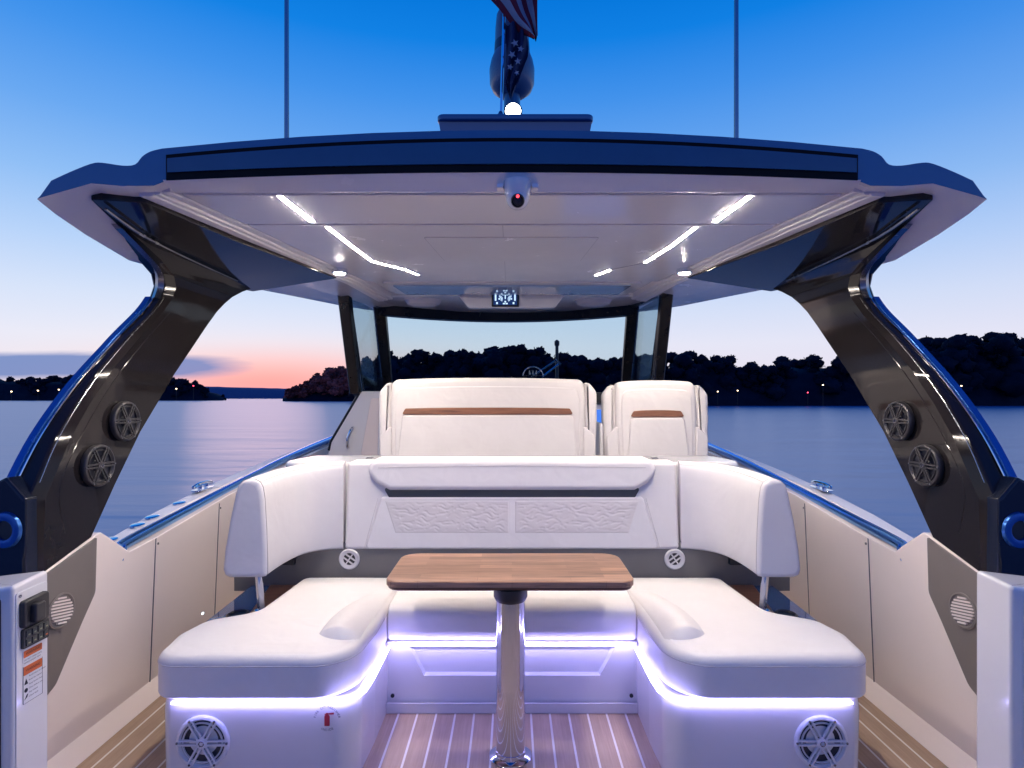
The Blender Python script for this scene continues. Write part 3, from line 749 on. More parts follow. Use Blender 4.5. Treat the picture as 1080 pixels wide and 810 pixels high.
# ================================================================== LOUNGE
lg = thing('lounge_sofa', 'white upholstered U shaped lounge sofa with violet lit base around the table', 'sofa', (0, 2.6, 0))
for s in (-1, 1):
    mx = lambda u, v, w: (s*u, v, w)
    ol = fillet([(1.335, 2.10, .09), (1.365, 2.32, .12), (1.33, 2.47, .10), (1.155, 2.57, .10), (1.12, 3.06, .055), (.572, 3.06, .055), (.572, 2.40, .25), (.60, 2.10, .17)], .05, 9)
    bm = bmesh.new(); cushion(bm, ol,   .322, .484, .036, .02, mx, 7, crown=((.006, .002),))
    sc = obj('seat_cushion', bm, M['vinyl'], lg, ang=50)
    pp = ol if area2(ol) > 0 else ol[::-1]
    ip = inset(pp, -.0004); bm = bmesh.new(); tube(bm, [(s*u, v, .449) for u, v in ip+ip[:1]], .0016, 6, caps=False); obj('seam', bm, M['stitch'], sc)
    # raised lobe with a sharp pleat on the inner rear corner
    bm = bmesh.new()
    nu, nv = 14, 18; grid = []
    P0 = (.790, 2.285); P1 = (.598, 2.235); P2 = (.580, 2.86); P3 = (.66, 2.86)
    for j in range(nv+1):
        v = j/nv; row = []
        for i in range(nu+1):
            u = i/nu
            x = (P0[0]*(1-u)+P1[0]*u)*(1-v)+(P3[0]*(1-u)+P2[0]*u)*v+.055*math.sin(math.pi*v)*(1-u)
            y = (P0[1]*(1-u)+P1[1]*u)*(1-v)+(P3[1]*(1-u)+P2[1]*u)*v-.02*math.sin(math.pi*u)*(1-v)
            h = .040*math.sin(math.pi*u)**1.25*(1-v)**.75*(1-(1-min(1, v*16))**2)
            row.append(bm.verts.new((s*x, y, .4845+h-(.010 if u in (0, 1) or j in (0, nv) else 0)-.022*max(0, u-.75)*4*max(0, u-.75))))
        grid.append(row)
    for j in range(nv):
        for i in range(nu): bm.faces.new((grid[j][i], grid[j][i+1], grid[j+1][i+1], grid[j+1][i]))
    obj('corner_pleat', bm, M['vinyl'], sc, ang=60)
    # base
    bo = fillet([(1.312, 2.128, .04), (1.312, 2.5, .03), (1.14, 2.6, .05), (1.12, 3.06, .01), (.575, 3.06, .01), (.575, 2.38, .2), (.588, 2.128, .09)], .04, 8)
    bm = bmesh.new(); rings = []
    if area2(bo) < 0: bo.reverse()
    for z, k in ((0, .0), (.03, .0), (.27, -.004), (.305, 0), (.318, .012)):
        rings.append([(s*u, v, z) for u, v in inset(bo, k)])
    loft(bm, rings); ba = obj('seat_base', bm, M['gelcoat'], lg)
    # led strip under the cushion: front, round the corner and along the inner side
    pth = [(1.262, 2.110)]+[(1.262-.05*k, 2.110) for k in range(1, 12)]+[(.66, 2.111), (.616, 2.123), (.582, 2.156), (.566, 2.20), (.560, 2.27), (.558, 2.35), (.558, 2.45), (.558, 2.585)]
    bm = bmesh.new(); rings = []
    pv = [Vector(p) for p in pth]
    for i, p in enumerate(pv):
        d = (pv[min(i+1, len(pv)-1)]-pv[max(0, i-1)]).normalized(); nn = Vector((d.y, -d.x))
        if nn.y > .3 or nn.x > .3: nn = -nn
        hh = .0048
        q = p+nn*.004; e = p-nn*.004
        rings.append([(s*q.x, q.y, .311-hh), (s*q.x, q.y, .311+hh*.7), (s*e.x, e.y, .311+hh*.7), (s*e.x, e.y, .311-hh)])
    loft(bm, rings); obj('light_strip', bm, M['blue_led'], lg)
    # ledge outboard of the seat: walnut then gloss
    bm = bmesh.new(); cushion(bm, fillet([(1.08, 2.62), (1.20, 2.50), (1.30, 3.06), (1.08, 3.06)], .01, 3), .40, .438, .006, 0, mx, 3); le = obj('walnut_ledge', bm, M['walnut_trim'], lg)
    bm = bmesh.new(); cushion(bm, fillet([(1.21, 2.44, .02), (1.385, 2.44, .05), (1.41, 3.12), (1.25, 3.12), (1.235, 2.97), (1.20, 2.69)], .02, 4), .37, .43, .008, 0, mx, 3); lx = obj('gloss_ledge', bm, M['ledge'], lg)
    bm = bmesh.new(); lathe(bm, [(.052, 0), (.055, .008), (.046, .012), (.040, .004), (.036, .001)], lambda u, v, w: (s*(1.275+u*.9), 2.645+v, .430+w), 28, False, True); obj('cup_holder', bm, M['plastic'], lg)
    # bolster post
    bm = bmesh.new(); tube(bm, [(s*1.185, 2.69, .432), (s*1.205, 2.70, .66)], .017, 14); lathe(bm, [(.032, .438), (.032, .444), (.02, .449)], lambda u, v, w: (s*1.185+u, 2.69+v, w), 20); obj('bolster_post', bm, M['chrome'], lg)
    # curved bolster swept round the corner
    path = smooth_path([(.908, 3.055, 0), (.97, 3.045, 0), (1.045, 3.0, 0), (1.092, 2.92, 0), (1.112, 2.81, 0), (1.118, 2.70, 0), (1.118, 2.605, 0)], 6)
    sec0 = [(0.0, .64), (.0, .70), (.004, .85), (.012, 1.0), (.02, 1.055), (.032, 1.080), (.055, 1.094), (.085, 1.095), (.110, 1.086), (.130, 1.064), (.142, 1.02), (.166, .9), (.190, .75), (.198, .66), (.19, .634), (.17, .624), (.03, .624), (.008, .629)]
    rings = []
    L = len(path)
    for i, p in enumerate(path):
        d = (path[min(i+1, L-1)]-path[max(0, i-1)]).normalized(); nn = Vector((-d.y, d.x, 0))
        if nn.x < 0 and i > L*.6: nn = -nn
        if i <= L*.6 and nn.y < 0: nn = -nn
        f = i/(L-1); zoff = -.004*f
        rings.append((p, nn, zoff, 0))
    # rounded ends
    e = rings[-1]; dd = Vector((0, -1, 0))
    for k in (1, 2, 3, 4): rings.append((e[0]+dd*.02*math.sin(k*math.pi/8), e[1], e[2], .02*(1-math.cos(k*math.pi/8))))
    def sec_ring(p, nn, zo, sh):
        out = []
        for o_, z in sec0:
            oo = o_+(sh if o_ < .09 else -sh); zz = z+(-sh if z > .9 else (sh if z < .7 else 0))+(zo*6*(z-.62)/.47 if True else 0)
            q = p+nn*oo; out.append((s*q.x, q.y, zz))
        return out
    bm = bmesh.new(); loft(bm, [sec_ring(*r_) for r_ in rings]); bo_ = obj('bolster', bm, M['vinyl'], lg, ang=45)
    for off in (0, -.10):
        rr_ = sec_ring(e[0]-dd*off*-1 if off else e[0]+dd*.002, e[1], e[2], -.0006)
        if off: continue
        bm = bmesh.new(); tube(bm, rr_+rr_[:1], .0017, 6, caps=False); obj('seam', bm, M['stitch'], bo_)
    bm = bmesh.new(); tube(bm, [sec_ring(r_[0], r_[1], r_[2], -.0004)[5] for r_ in rings[:-4]], .0014, 6); obj('seam', bm, M['stitch'], bo_)
    # round air vents and sockets in the grey band
    vc = (s*.876, 3.068, .574)
    mv = lambda u, v, w: (vc[0]+u, vc[1]-w, vc[2]+v)
    bm = bmesh.new(); lathe(bm, [(.056, 0), (.056, .008), (.050, .014), (.034, .010), (.032, .004)], mv, 32, False, False); vr = obj('air_vent', bm, M['gelcoat'], lg)
    bm = bmesh.new(); lathe(bm, [(.034, .002), (.010, .003)], mv, 24); obj('vent_throat', bm, M['plastic'], vr)
    bm = bmesh.new()
    for k, hw in ((-.5, .03), (.5, .03)):
        rot = Matrix.Rotation(s*R(35), 2)
        for (cx, hh_, ww) in ((k*.022, .0035, .031),):
            q = [rot @ Vector(t) for t in ((-ww, cx-hh_), (ww, cx-hh_), (ww, cx+hh_), (-ww, cx+hh_))]
            cushion(bm, [(t.x, t.y) for t in q], .003, .009, 0, 0, mv)
    q = [Matrix.Rotation(s*R(35), 2) @ Vector(t) for t in ((-.0035, -.03), (.0035, -.03), (.0035, .03), (-.0035, .03))]
    cushion(bm, [(t.x, t.y) for t in q], .003, .0085, 0, 0, mv)
    obj('vent_blade', bm, M['gelcoat'], vr)
    bm = bmesh.new(); cushion(bm, fillet([(s*1.20-.035, .545), (s*1.20+.035, .545), (s*1.20+.035, .60), (s*1.20-.035, .60)], .008, 3), 0, .02, .005, 0, front(3.064), 2); obj('socket', bm, M['plastic'], lg)
# grey band behind the seat
bm = bmesh.new(); box(bm, -1.5, 1.5, 3.066, 3.10, .40, .66, .004); obj('grey_band', bm, M['grey_band'], lg)
# bench cushion and base
bm = bmesh.new()
sec = [(2.66, .325), (2.615, .33), (2.597, .345), (2.590, .38), (2.588, .43), (2.594, .462), (2.61, .482), (2.64, .490), (2.80, .493), (3.05, .490), (3.06, .47), (3.06, .325)]
rings = []
for x, k in ((-.570, .012), (-.566, .004), (-.558, 0), (-.3, -.001), (0, -.002), (.3, -.001), (.558, 0), (.566, .004), (.570, .012)):
    rings.append([(x, y+(k if y < 2.63 else 0), z-(k if z > .45 else 0)) for y, z in sec])
loft(bm, rings); obj('seat_cushion', bm, M['vinyl'], lg, ang=50)
# bench base with a trapezoid recess
bm = bmesh.new()
yb = 2.615
outer = [(-.574, .015), (.574, .015), (.574, .32), (-.574, .32)]
inner = [(-.405, .165), (.405, .165), (.475, .298), (-.475, .298)]
vo = [bm.verts.new((x, yb, z)) for x, z in outer]; vi = [bm.verts.new((x, yb, z)) for x, z in inner]
vd = [bm.verts.new((x*.985, yb+.022, .172+(z-.165)*.95)) for x, z in inner]
for i in range(4):
    j = (i+1) % 4
    bm.faces.new((vo[i], vo[j], vi[j], vi[i])); bm.faces.new((vi[i], vi[j], vd[j], vd[i]))
bm.faces.new(vd)
vb = [bm.verts.new((x, yb+.4, z)) for x, z in outer]
for i in range(4): bm.faces.new((vo[i], vo[(i+1) % 4], vb[(i+1) % 4], vb[i]))
bb = obj('bench_base', bm, M['gelcoat'], lg)
bm = bmesh.new(); box(bm, -.574, .574, 2.592, 2.60, .002, .05, .003); obj('kick_board', bm, M['gelcoat'], lg)
bm = bmesh.new(); box(bm, -.55, .55, 2.591, 2.5970, .316, .3235, .002); obj('light_strip', bm, M['blue_led2'], lg)
for s in (-1, 1):
    bm = bmesh.new(); lathe(bm, [(.009, 0), (.009, .006), (.004, .009)], lambda u, v, w: (s*.548+u, 2.614-w, .075+v), 10); obj('drain_plug', bm, M['plastic'], bb)
# backrest
fb = front(3.055, .13, .62)
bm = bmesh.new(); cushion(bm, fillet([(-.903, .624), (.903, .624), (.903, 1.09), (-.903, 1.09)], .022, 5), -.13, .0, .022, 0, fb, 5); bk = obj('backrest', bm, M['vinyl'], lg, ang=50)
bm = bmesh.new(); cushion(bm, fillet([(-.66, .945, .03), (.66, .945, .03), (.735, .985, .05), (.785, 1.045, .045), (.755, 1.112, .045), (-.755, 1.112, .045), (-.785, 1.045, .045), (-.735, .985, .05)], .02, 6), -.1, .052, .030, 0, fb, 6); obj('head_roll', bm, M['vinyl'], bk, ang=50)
bm = bmesh.new(); cushion(bm, fillet([(-.665, .898), (.665, .898), (.70, .955), (-.70, .955)], .012, 4), 0, .008, .002, 0, fb, 2); obj('dark_stripe', bm, M['slot'], bk)  # dark grey stripe below the head roll
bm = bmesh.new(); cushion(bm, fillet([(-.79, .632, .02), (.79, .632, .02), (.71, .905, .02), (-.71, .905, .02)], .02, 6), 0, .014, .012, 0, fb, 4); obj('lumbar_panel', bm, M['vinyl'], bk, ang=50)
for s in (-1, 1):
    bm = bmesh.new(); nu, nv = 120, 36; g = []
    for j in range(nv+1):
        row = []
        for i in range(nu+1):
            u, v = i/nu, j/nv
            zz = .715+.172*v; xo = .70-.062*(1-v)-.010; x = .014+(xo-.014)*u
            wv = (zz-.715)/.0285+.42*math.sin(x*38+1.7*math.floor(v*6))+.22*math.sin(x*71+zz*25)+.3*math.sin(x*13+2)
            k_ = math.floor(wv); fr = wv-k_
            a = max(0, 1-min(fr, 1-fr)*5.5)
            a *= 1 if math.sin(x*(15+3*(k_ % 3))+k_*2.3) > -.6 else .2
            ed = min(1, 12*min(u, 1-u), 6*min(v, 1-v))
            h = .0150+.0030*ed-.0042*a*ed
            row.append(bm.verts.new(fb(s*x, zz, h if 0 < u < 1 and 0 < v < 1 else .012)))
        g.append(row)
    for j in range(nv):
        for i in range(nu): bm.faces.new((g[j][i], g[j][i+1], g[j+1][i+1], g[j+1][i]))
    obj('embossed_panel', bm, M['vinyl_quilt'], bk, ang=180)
bm = bmesh.new(); q_ = [fb(x, 1.076-.010*abs(x)/.77, .0545) for x in [(-.72+.06*k) for k in range(25)]]; tube(bm, q_, .0014, 6); obj('seam', bm, M['stitch'], bk)
for xx in (-.57, .57):
    bm = bmesh.new(); tube(bm, [fb(xx*1.27, .90, .0165), fb(xx*1.385, .64, .0145)], .0012, 6); obj('seam', bm, M['stitch'], bk)
# moulded shell behind the backrest
bm = bmesh.new(); cushion(bm, fillet([(-1.30, 3.13, .1), (1.30, 3.13, .1), (1.22, 3.52, .06), (-1.22, 3.52, .06)], .06, 6), .2, 1.088, .025, 0, ID, 4); obj('lounge_shell', bm, M['gelcoat'], lg)
for s in (-1, 1):
    bm = bmesh.new(); box(bm, s*.83-.02, s*.83+.02, 3.30, 3.34, 1.088, 1.094, .003); obj('shell_catch', bm, M['steel_dark'], lg)

# ================================================================== TABLE
tb = thing('pedestal_table', 'walnut stave table with rounded corners on a polished steel pedestal', 'table', (0, 2.38, 0))
ol = fillet([(-.492, 2.155, .06), (.482, 2.155, .06), (.485, 2.20, .05), (.482, 2.61, .05), (-.492, 2.61, .05), (-.494, 2.20, .05)], .05, 9)
ol = fillet([(-.503, 2.225, .06), (.487, 2.225, .06), (.487, 2.64, .08), (-.503, 2.64, .08)], .05, 10)
bm = bmesh.new(); cushion(bm, ol, .698, .722, .007, 0, ID, 4); obj('tabletop', bm, M['walnut'], tb)
bm = bmesh.new(); cushion(bm, inset(ol if area2(ol) > 0 else ol[::-1], .006), .682, .6985, 0, .010, ID, 4); obj('table_edge', bm, M['walnut_edge'], tb)
PX, PY = -.006, 2.29
pmp = lambda u, v, w: (PX+u, PY+v, w)
bm = bmesh.new(); lathe(bm, [(.068, .682), (.068, .645), (.064, .638), (.060, .63)], pmp, 40); obj('collar', bm, M['plastic'], tb)
bm = bmesh.new(); lathe(bm, [(.0585, .635), (.0585, .02)], pmp, 48); obj('pedestal', bm, M['chrome'], tb)
bm = bmesh.new(); lathe(bm, [(.085, .002), (.085, .006), (.075, .012), (.062, .016), (.06, .03)], pmp, 48); obj('floor_flange', bm, M['chrome'], tb)

# ================================================================== HELM SEATS
def helm_seat(name, cx, w, top, label, lean=.10):
    Y = 3.60
    t = thing(name, label, 'seat', (cx, Y+.3, .15), 'helm seats')
    h = w/2; f = lambda dy: front(Y+dy, lean, 1.1)
    def arch_out(hw, zt, zb, sag, rt):
        p = [(cx-hw, zb)]; n = 16
        q = [(cx+hw*math.cos(math.pi*k/n), 0) for k in range(n+1)]
        pts = [(cx-hw+.01, zb, .01), (cx+hw-.01, zb, .01), (cx+hw, zt-.10-sag, .05), (cx+hw-.012, zt-sag, rt)]
        for k in range(1, 8):
            x = hw*(1-k/4)*.82
            pts.append((cx+x, zt-sag*(x/hw)**2*.9, 0))
        pts += [(cx-hw+.012, zt-sag, rt), (cx-hw, zt-.10-sag, .05)]
        return fillet(pts, 0, 6)
    hb = h-.075
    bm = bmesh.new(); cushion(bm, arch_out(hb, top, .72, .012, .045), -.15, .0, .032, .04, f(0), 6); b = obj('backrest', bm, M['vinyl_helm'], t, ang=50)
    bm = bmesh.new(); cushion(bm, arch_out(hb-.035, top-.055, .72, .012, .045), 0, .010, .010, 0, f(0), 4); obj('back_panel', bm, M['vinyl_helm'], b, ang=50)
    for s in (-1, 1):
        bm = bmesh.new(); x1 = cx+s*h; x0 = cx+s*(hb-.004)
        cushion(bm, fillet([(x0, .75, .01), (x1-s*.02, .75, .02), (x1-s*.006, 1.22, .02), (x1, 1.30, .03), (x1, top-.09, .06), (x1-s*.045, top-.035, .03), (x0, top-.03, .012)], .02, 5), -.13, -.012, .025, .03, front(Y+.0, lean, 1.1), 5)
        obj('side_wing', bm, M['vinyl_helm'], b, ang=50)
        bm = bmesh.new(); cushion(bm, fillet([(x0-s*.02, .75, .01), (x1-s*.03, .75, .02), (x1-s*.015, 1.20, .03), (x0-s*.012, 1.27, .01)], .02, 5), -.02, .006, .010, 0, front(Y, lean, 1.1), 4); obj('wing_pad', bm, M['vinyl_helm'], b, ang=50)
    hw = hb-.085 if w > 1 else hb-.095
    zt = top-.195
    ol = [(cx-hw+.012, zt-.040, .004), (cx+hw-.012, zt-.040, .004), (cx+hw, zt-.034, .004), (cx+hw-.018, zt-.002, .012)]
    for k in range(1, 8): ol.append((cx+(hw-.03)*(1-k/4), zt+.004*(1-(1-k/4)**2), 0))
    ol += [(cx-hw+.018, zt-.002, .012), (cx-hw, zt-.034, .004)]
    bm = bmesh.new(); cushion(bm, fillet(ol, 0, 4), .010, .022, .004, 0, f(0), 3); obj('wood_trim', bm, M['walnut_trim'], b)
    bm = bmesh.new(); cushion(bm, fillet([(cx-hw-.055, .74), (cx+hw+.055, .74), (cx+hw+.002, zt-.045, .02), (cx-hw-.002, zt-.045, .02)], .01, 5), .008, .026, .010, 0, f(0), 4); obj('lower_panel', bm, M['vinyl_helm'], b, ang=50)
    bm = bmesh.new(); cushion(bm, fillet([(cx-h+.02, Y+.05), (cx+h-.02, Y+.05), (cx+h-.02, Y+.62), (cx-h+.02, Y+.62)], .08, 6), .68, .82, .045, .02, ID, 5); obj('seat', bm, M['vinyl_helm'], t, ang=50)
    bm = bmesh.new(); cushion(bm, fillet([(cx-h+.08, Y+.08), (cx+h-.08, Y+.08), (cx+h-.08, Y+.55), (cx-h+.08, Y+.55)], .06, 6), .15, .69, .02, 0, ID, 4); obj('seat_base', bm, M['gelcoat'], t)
helm_seat('helm_bench', -.155, 1.40, 1.572, 'wide white double helm seat back with long walnut trim, left of the two')
helm_seat('helm_chair', .922, .675, 1.556, 'narrow white single helm seat back with short walnut trim, beside the wide one')
# small armrest between the two
bm = bmesh.new(); cushion(bm, fillet([(.565, 3.66), (.592, 3.66), (.592, 4.0), (.565, 4.0)], .01, 4), 1.02, 1.28, .012, 0, ID, 3)
cush = obj('armrest', bm, M['vinyl'], None, (.578, 3.8, 1.02)); tag(cush, 'thin white armrest in the gap between the two helm seats', 'armrest')

# ================================================================== SPEAKERS
def make_speaker(name, label, mat_ring, loc, r, depth):
    t = thing(name, label, 'speaker', (0, 0, 0), 'round cockpit speakers')
    mp = lambda u, v, w: (u*r, -w*r, v*r)
    b = bmesh.new(); lathe(b, [(1.0, -depth), (1.02, -depth*.2), (1.0, .06), (.96, .10), (.90, .11), (.86, .07), (.83, .02)], mp, 48, True, False); obj('frame', b, mat_ring, t)
    b = bmesh.new(); lathe(b, [(.99, .02), (.80, .015), (.55, -.04), (.30, -.10), (.26, -.06), (.12, -.02), (.02, -.01)], mp, 40, False, True); obj('cone', b, M['cone'], t)
    b = bmesh.new()
    for k in range(6):
        a = k*math.pi/3; c, sn = math.cos(a), math.sin(a)
        for off in (-.075, .075):
            pts = [(.14, off-.045), (.93, off-.04), (.93, off+.04), (.14, off+.045)]
            cushion(b, [(x*c-y*sn, x*sn+y*c) for x, y in pts], .04, .115, .02, 0, mp, 2)
    lathe(b, [(.72, .03), (.735, .085), (.77, .085), (.785, .03)], mp, 40, False, False)
    obj('grille', b, mat_ring, t)
    b = bmesh.new(); lathe(b, [(.20, .04), (.20, .12), (.16, .14), (.02, .145)], mp, 24); obj('hub', b, mat_ring, t)
    b = bmesh.new(); tube(b, [mp(math.cos(q)*.09, math.sin(q)*.09, .15) for q in [math.pi*2*k/12 for k in range(13)]], .02*r, 6); obj('emblem', b, M['steel_dark'], t)
    for k in range(6):
        a = k*math.pi/3
        b = bmesh.new(); lathe(b, [(.045, .09), (.045, .125), (.02, .135)], lambda u, v, w: mp(u+.945*math.cos(a), v+.945*math.sin(a), w), 10); obj('screw', b, M['steel_dark'], t)
    t.location = loc; return t
w1 = make_speaker('speaker', 'white round speaker in the lit seat base at lower left', M['grille_white'], (-1.152, 2.122, .158), .098, .05)
dup(w1, (1.152, 2.122, .158), 0, 'white round speaker in the lit seat base at lower right')
def arch_spot(y, z): return lv(z, 3)-.012
d1 = make_speaker('speaker', 'gunmetal round speaker on the left arch, upper of two', M['grille_grey'], (0, 0, 0), .086, .16)
d1.location = (-1.688, 2.49, 1.34); d1.rotation_euler = (0, 0, R(90))
dup(d1, (-1.698, 2.34, 1.163), R(90), 'gunmetal round speaker on the left arch, lower of two')
dup(d1, (1.688, 2.49, 1.34), R(-90), 'gunmetal round speaker on the right arch, upper of two')
dup(d1, (1.698, 2.34, 1.163), R(-90), 'gunmetal round speaker on the right arch, lower of two')

# ================================================================== LIGHTS IN THE CEILING
def strip(pts, label, w=.0085, mt_='warm'):
    c = Vector(pts[0])
    t = thing('ceiling_light', label, 'light', (pts[0][0], pts[0][1], ZC), 'led strips in the ceiling')
    for nm, ww, zt, zb, mt in (('channel', w+.004, ZC+.004, ZC-.0012, M['ceil_satin']), ('diffuser', w, ZC+.002, ZC-.0020, M[mt_])):
        bm = bmesh.new(); rings = []; P = [Vector(p) for p in pts]
        for i, p in enumerate(P):
            d = (P[min(i+1, len(P)-1)]-P[max(0, i-1)]).normalized(); n = Vector((d.y, -d.x))
            a, b = p+n*ww, p-n*ww
            rings.append([(a.x, a.y, zt), (b.x, b.y, zt), (b.x, b.y, zb), (a.x, a.y, zb)])
        loft(bm, rings); obj(nm, bm, mt, t)
strip([(-.861, 2.11), (-.847, 2.415)], 'short warm light strip in the ceiling, left, nearest the stern')
strip([(-.808, 2.495), (-.79, 2.80), (-.765, 3.12), (-.62, 3.32), (-.572, 3.46)], 'long bent warm light strip in the ceiling, left side', mt_='warm2')
strip([(.882, 2.11), (.862, 2.415)], 'short warm light strip in the ceiling, right, nearest the stern')
strip([(.805, 2.495), (.785, 2.80), (.735, 3.14)], 'longer straight warm light strip in the ceiling, right side', mt_='warm2')
strip([(.57, 3.33), (.51, 3.47)], 'tiny warm light strip in the ceiling, right, nearest the windscreen', mt_='warm2')
bm = bmesh.new(); cushion(bm, [(.728, 3.15), (.733, 3.155), (.574, 3.325), (.569, 3.32)], ZC-.001, ZC+.001, 0)
sl = obj('ceiling_groove', bm, M['pale_line'], top_)
for s, lb in ((-1, 'left'), (1, 'right')):
    x, y = s*1.0, 3.30
    t = thing('downlight', f'small bright downlight at the {lb} edge of the ceiling by the arch', 'light', (x, y, 2.165), 'downlights at the ceiling edges')
    bm = bmesh.new(); lathe(bm, [(.045, .03), (.045, .0), (.038, -.004), (.032, .002)], lambda u, v, w: (x+u, y+v, 2.166+w), 24, False, False); obj('bezel', bm, M['chrome'], t)
    bm = bmesh.new(); lathe(bm, [(.032, .0), (.028, -.005), (.02, -.007), (.004, -.008)], lambda u, v, w: (x+u, y+v, 2.165+w), 20); obj('lens', bm, M['warm_soft'], t)
for s, lb in ((-1, 'left'), (1, 'right')):
    x = -.03+s*.69
    t = thing('dome_light', f'unlit white oval dome light above the windscreen, {lb} of the display', 'light', (x, 4.5, 2.24), 'dome lights above the windscreen')
    bm = bmesh.new(); lathe(bm, [(.15, .01), (.155, -.01), (.13, -.045), (.08, -.06), (.02, -.063)], lambda u, v, w: (x+u, 4.62+v*.8, 2.244+w), 28); obj('dome_cover', bm, M['ceil'], t)
    bm = bmesh.new(); lathe(bm, [(.162, .012), (.162, -.004), (.150, -.008)], lambda u, v, w: (x+u, 4.62+v*.8, 2.244+w), 28, False, False); obj('rim', bm, M['steel_dark'], t)
    xx = -.03+s*.44
    bm = bmesh.new(); lathe(bm, [(.012, .006), (.012, -.004), (.004, -.006)], lambda u, v, w: (xx+u, 4.55+v, 2.243+w), 12)
    o = obj('spot_light', bm, M['dot'], None, (xx, 4.55, 2.243)); tag(o, f'pin point spot light above the windscreen, {lb} of the display', 'light', 'pin spot lights')
# courtesy light on the left bulwark
bm = bmesh.new(); lathe(bm, [(.006, .0), (.006, .003), (.002, .005)], lambda u, v, w: (-(rowx(.21)-w), 3.20+u*1.6, .23+v*.8), 14)
o = obj('courtesy_light', bm, M['dot'], None, (-1.74, 3.20, .23)); tag(o, 'tiny courtesy light on the left bulwark above the dark ledge', 'light')

# ================================================================== DISPLAY IN THE HEADER
t = thing('display', 'small black display with glowing blue gauges in the header above the windscreen', 'screen', (-.05, 4.245, 2.10))
bm = bmesh.new(); cushion(bm, fillet([(-.152, 2.122), (.052, 2.122), (.052, 2.232), (-.152, 2.232)], .006, 3), 0, .014, .004, 0, front(4.249), 2); obj('bezel', bm, M['plastic'], t)
bm = bmesh.new(); cushion(bm, fillet([(-.138, 2.134), (.038, 2.134), (.038, 2.221), (-.138, 2.221)], .002, 2), 0, .0015, 0, 0, front(4.2346)); sc_ = obj('screen_face', bm, M['screen'], t)
bm = bmesh.new(); fd = front(4.2325)
def q4(a, b, c, d): cushion(bm, [(-.05+a, b), (-.05+c, b), (-.05+c, d), (-.05+a, d)], 0, .0008, 0, 0, fd)
for s in (-1, 1):
    q4(min(s*.078, s*.066), 2.165, max(s*.078, s*.066), 2.212)
    q4(min(s*.068, s*.055), 2.140, max(s*.068, s*.055), 2.155)
    q4(min(s*.018, s*.002), 2.139, max(s*.018, s*.002), 2.149)
    for k in range(7):
        a = R(-35+k*20); cx_, cz_ = s*.045, 2.178
        for rr in (.024, .016):
            px_, pz_ = cx_-s*math.cos(a)*rr, cz_+math.sin(a)*rr
            q4(px_-.003, pz_-.003, px_+.003, pz_+.003)
    q4(s*.044-.007, 2.174, s*.044+.007, 2.184)
q4(-.004, 2.178, .004, 2.216); q4(-.022, 2.206, .022, 2.210); q4(-.006, 2.152, .006, 2.164)
obj('gauge_graphics', bm, M['screen_mark'], sc_)

# ================================================================== CAMERA UNDER THE ROOF EDGE
t = thing('security_camera', 'white dome camera with red sensor light under the stern edge of the roof', 'camera', (.02, 2.02, 2.20))
cx, cyy = .02, 2.03
bm = bmesh.new(); lathe(bm, [(.050, 2.212), (.050, 2.195), (.047, 2.175), (.043, 2.16)], lambda u, v, w: (cx+u, cyy+v, w), 28); obj('camera_base', bm, M['gelcoat'], t)
bm = bmesh.new(); lathe(bm, [(.004, .041)]+[(.041*math.sin(a), .041*math.cos(a)) for a in [R(12*k) for k in range(1, 15)]]+[(.004, -.041)], lambda u, v, w: (cx+u, cyy-.004+v, 2.152+w), 28); obj('camera_ball', bm, M['gelcoat'], t)
ax = Vector((0, -.85, -.53)).normalized(); uu = Vector((1, 0, 0)); vv = ax.cross(uu)
mc = lambda u, v, w: tuple(Vector((cx, cyy-.004, 2.152))+uu*u+vv*v+ax*w)
bm = bmesh.new(); lathe(bm, [(.024, .030), (.024, .040), (.021, .044), (.016, .040)], mc, 24, False, True); obj('lens_ring', bm, M['plastic'], t)
bm = bmesh.new(); lathe(bm, [(.016, .041), (.013, .047), (.004, .049)], mc, 20); obj('lens', bm, M['cone'], t)
bm = bmesh.new(); lathe(bm, [(.006, .044), (.005, .049), (.001, .050)], lambda u, v, w: mc(u, v-.017 if vv.z < 0 else v+.017, w), 10); obj('sensor_light', bm, M['red_dot'], t)
for s in (-1, 1):
    bm = bmesh.new(); box(bm, cx+s*.062-.012, cx+s*.062+.012, 2.012, 2.05, 2.185, 2.20, .003); obj('mount_tab', bm, M['ceil'], t)

# ================================================================== ROOF TOP: antennas, mast, dome, flag
for s, lb in ((-1, 'left'), (1, 'right')):
    x = -1.03 if s < 0 else 1.025
    t = thing('antenna', f'tall thin whip antenna rising from the {lb} side of the roof', 'antenna', (x, 2.6, 2.30), 'whip antennas on the roof')
    bm = bmesh.new(); tube(bm, [(x, 2.6, 2.44), (x, 2.6, 4.9)], [.0115, .008], 10); obj('whip', bm, M['steel_dark'], t)
    bm = bmesh.new(); lathe(bm, [(.03, 2.32), (.03, 2.36), (.018, 2.38), (.018, 2.46), (.011, 2.47)], lambda u, v, w: (x+u, 2.6+v, w), 16); obj('antenna_base', bm, M['steel_dark'], t)
t = thing('satellite_dome', 'pale jar shaped antenna dome with dark band on the roof mast', 'antenna', (.0, 2.95, 2.79))
bm = bmesh.new(); lathe(bm, [(.03, 3.005), (.07, 3.012), (.100, 3.035), (.115, 3.07), (.117, 3.14), (.108, 3.185), (.092, 3.225)], lambda u, v, w: (u, 2.95+v, w), 40, True, False); obj('dome_body', bm, M['dome'], t)
bm = bmesh.new(); lathe(bm, [(.0925, 3.224), (.090, 3.275)], lambda u, v, w: (u, 2.95+v, w), 40, False, False); obj('dark_band', bm, M['band'], t)
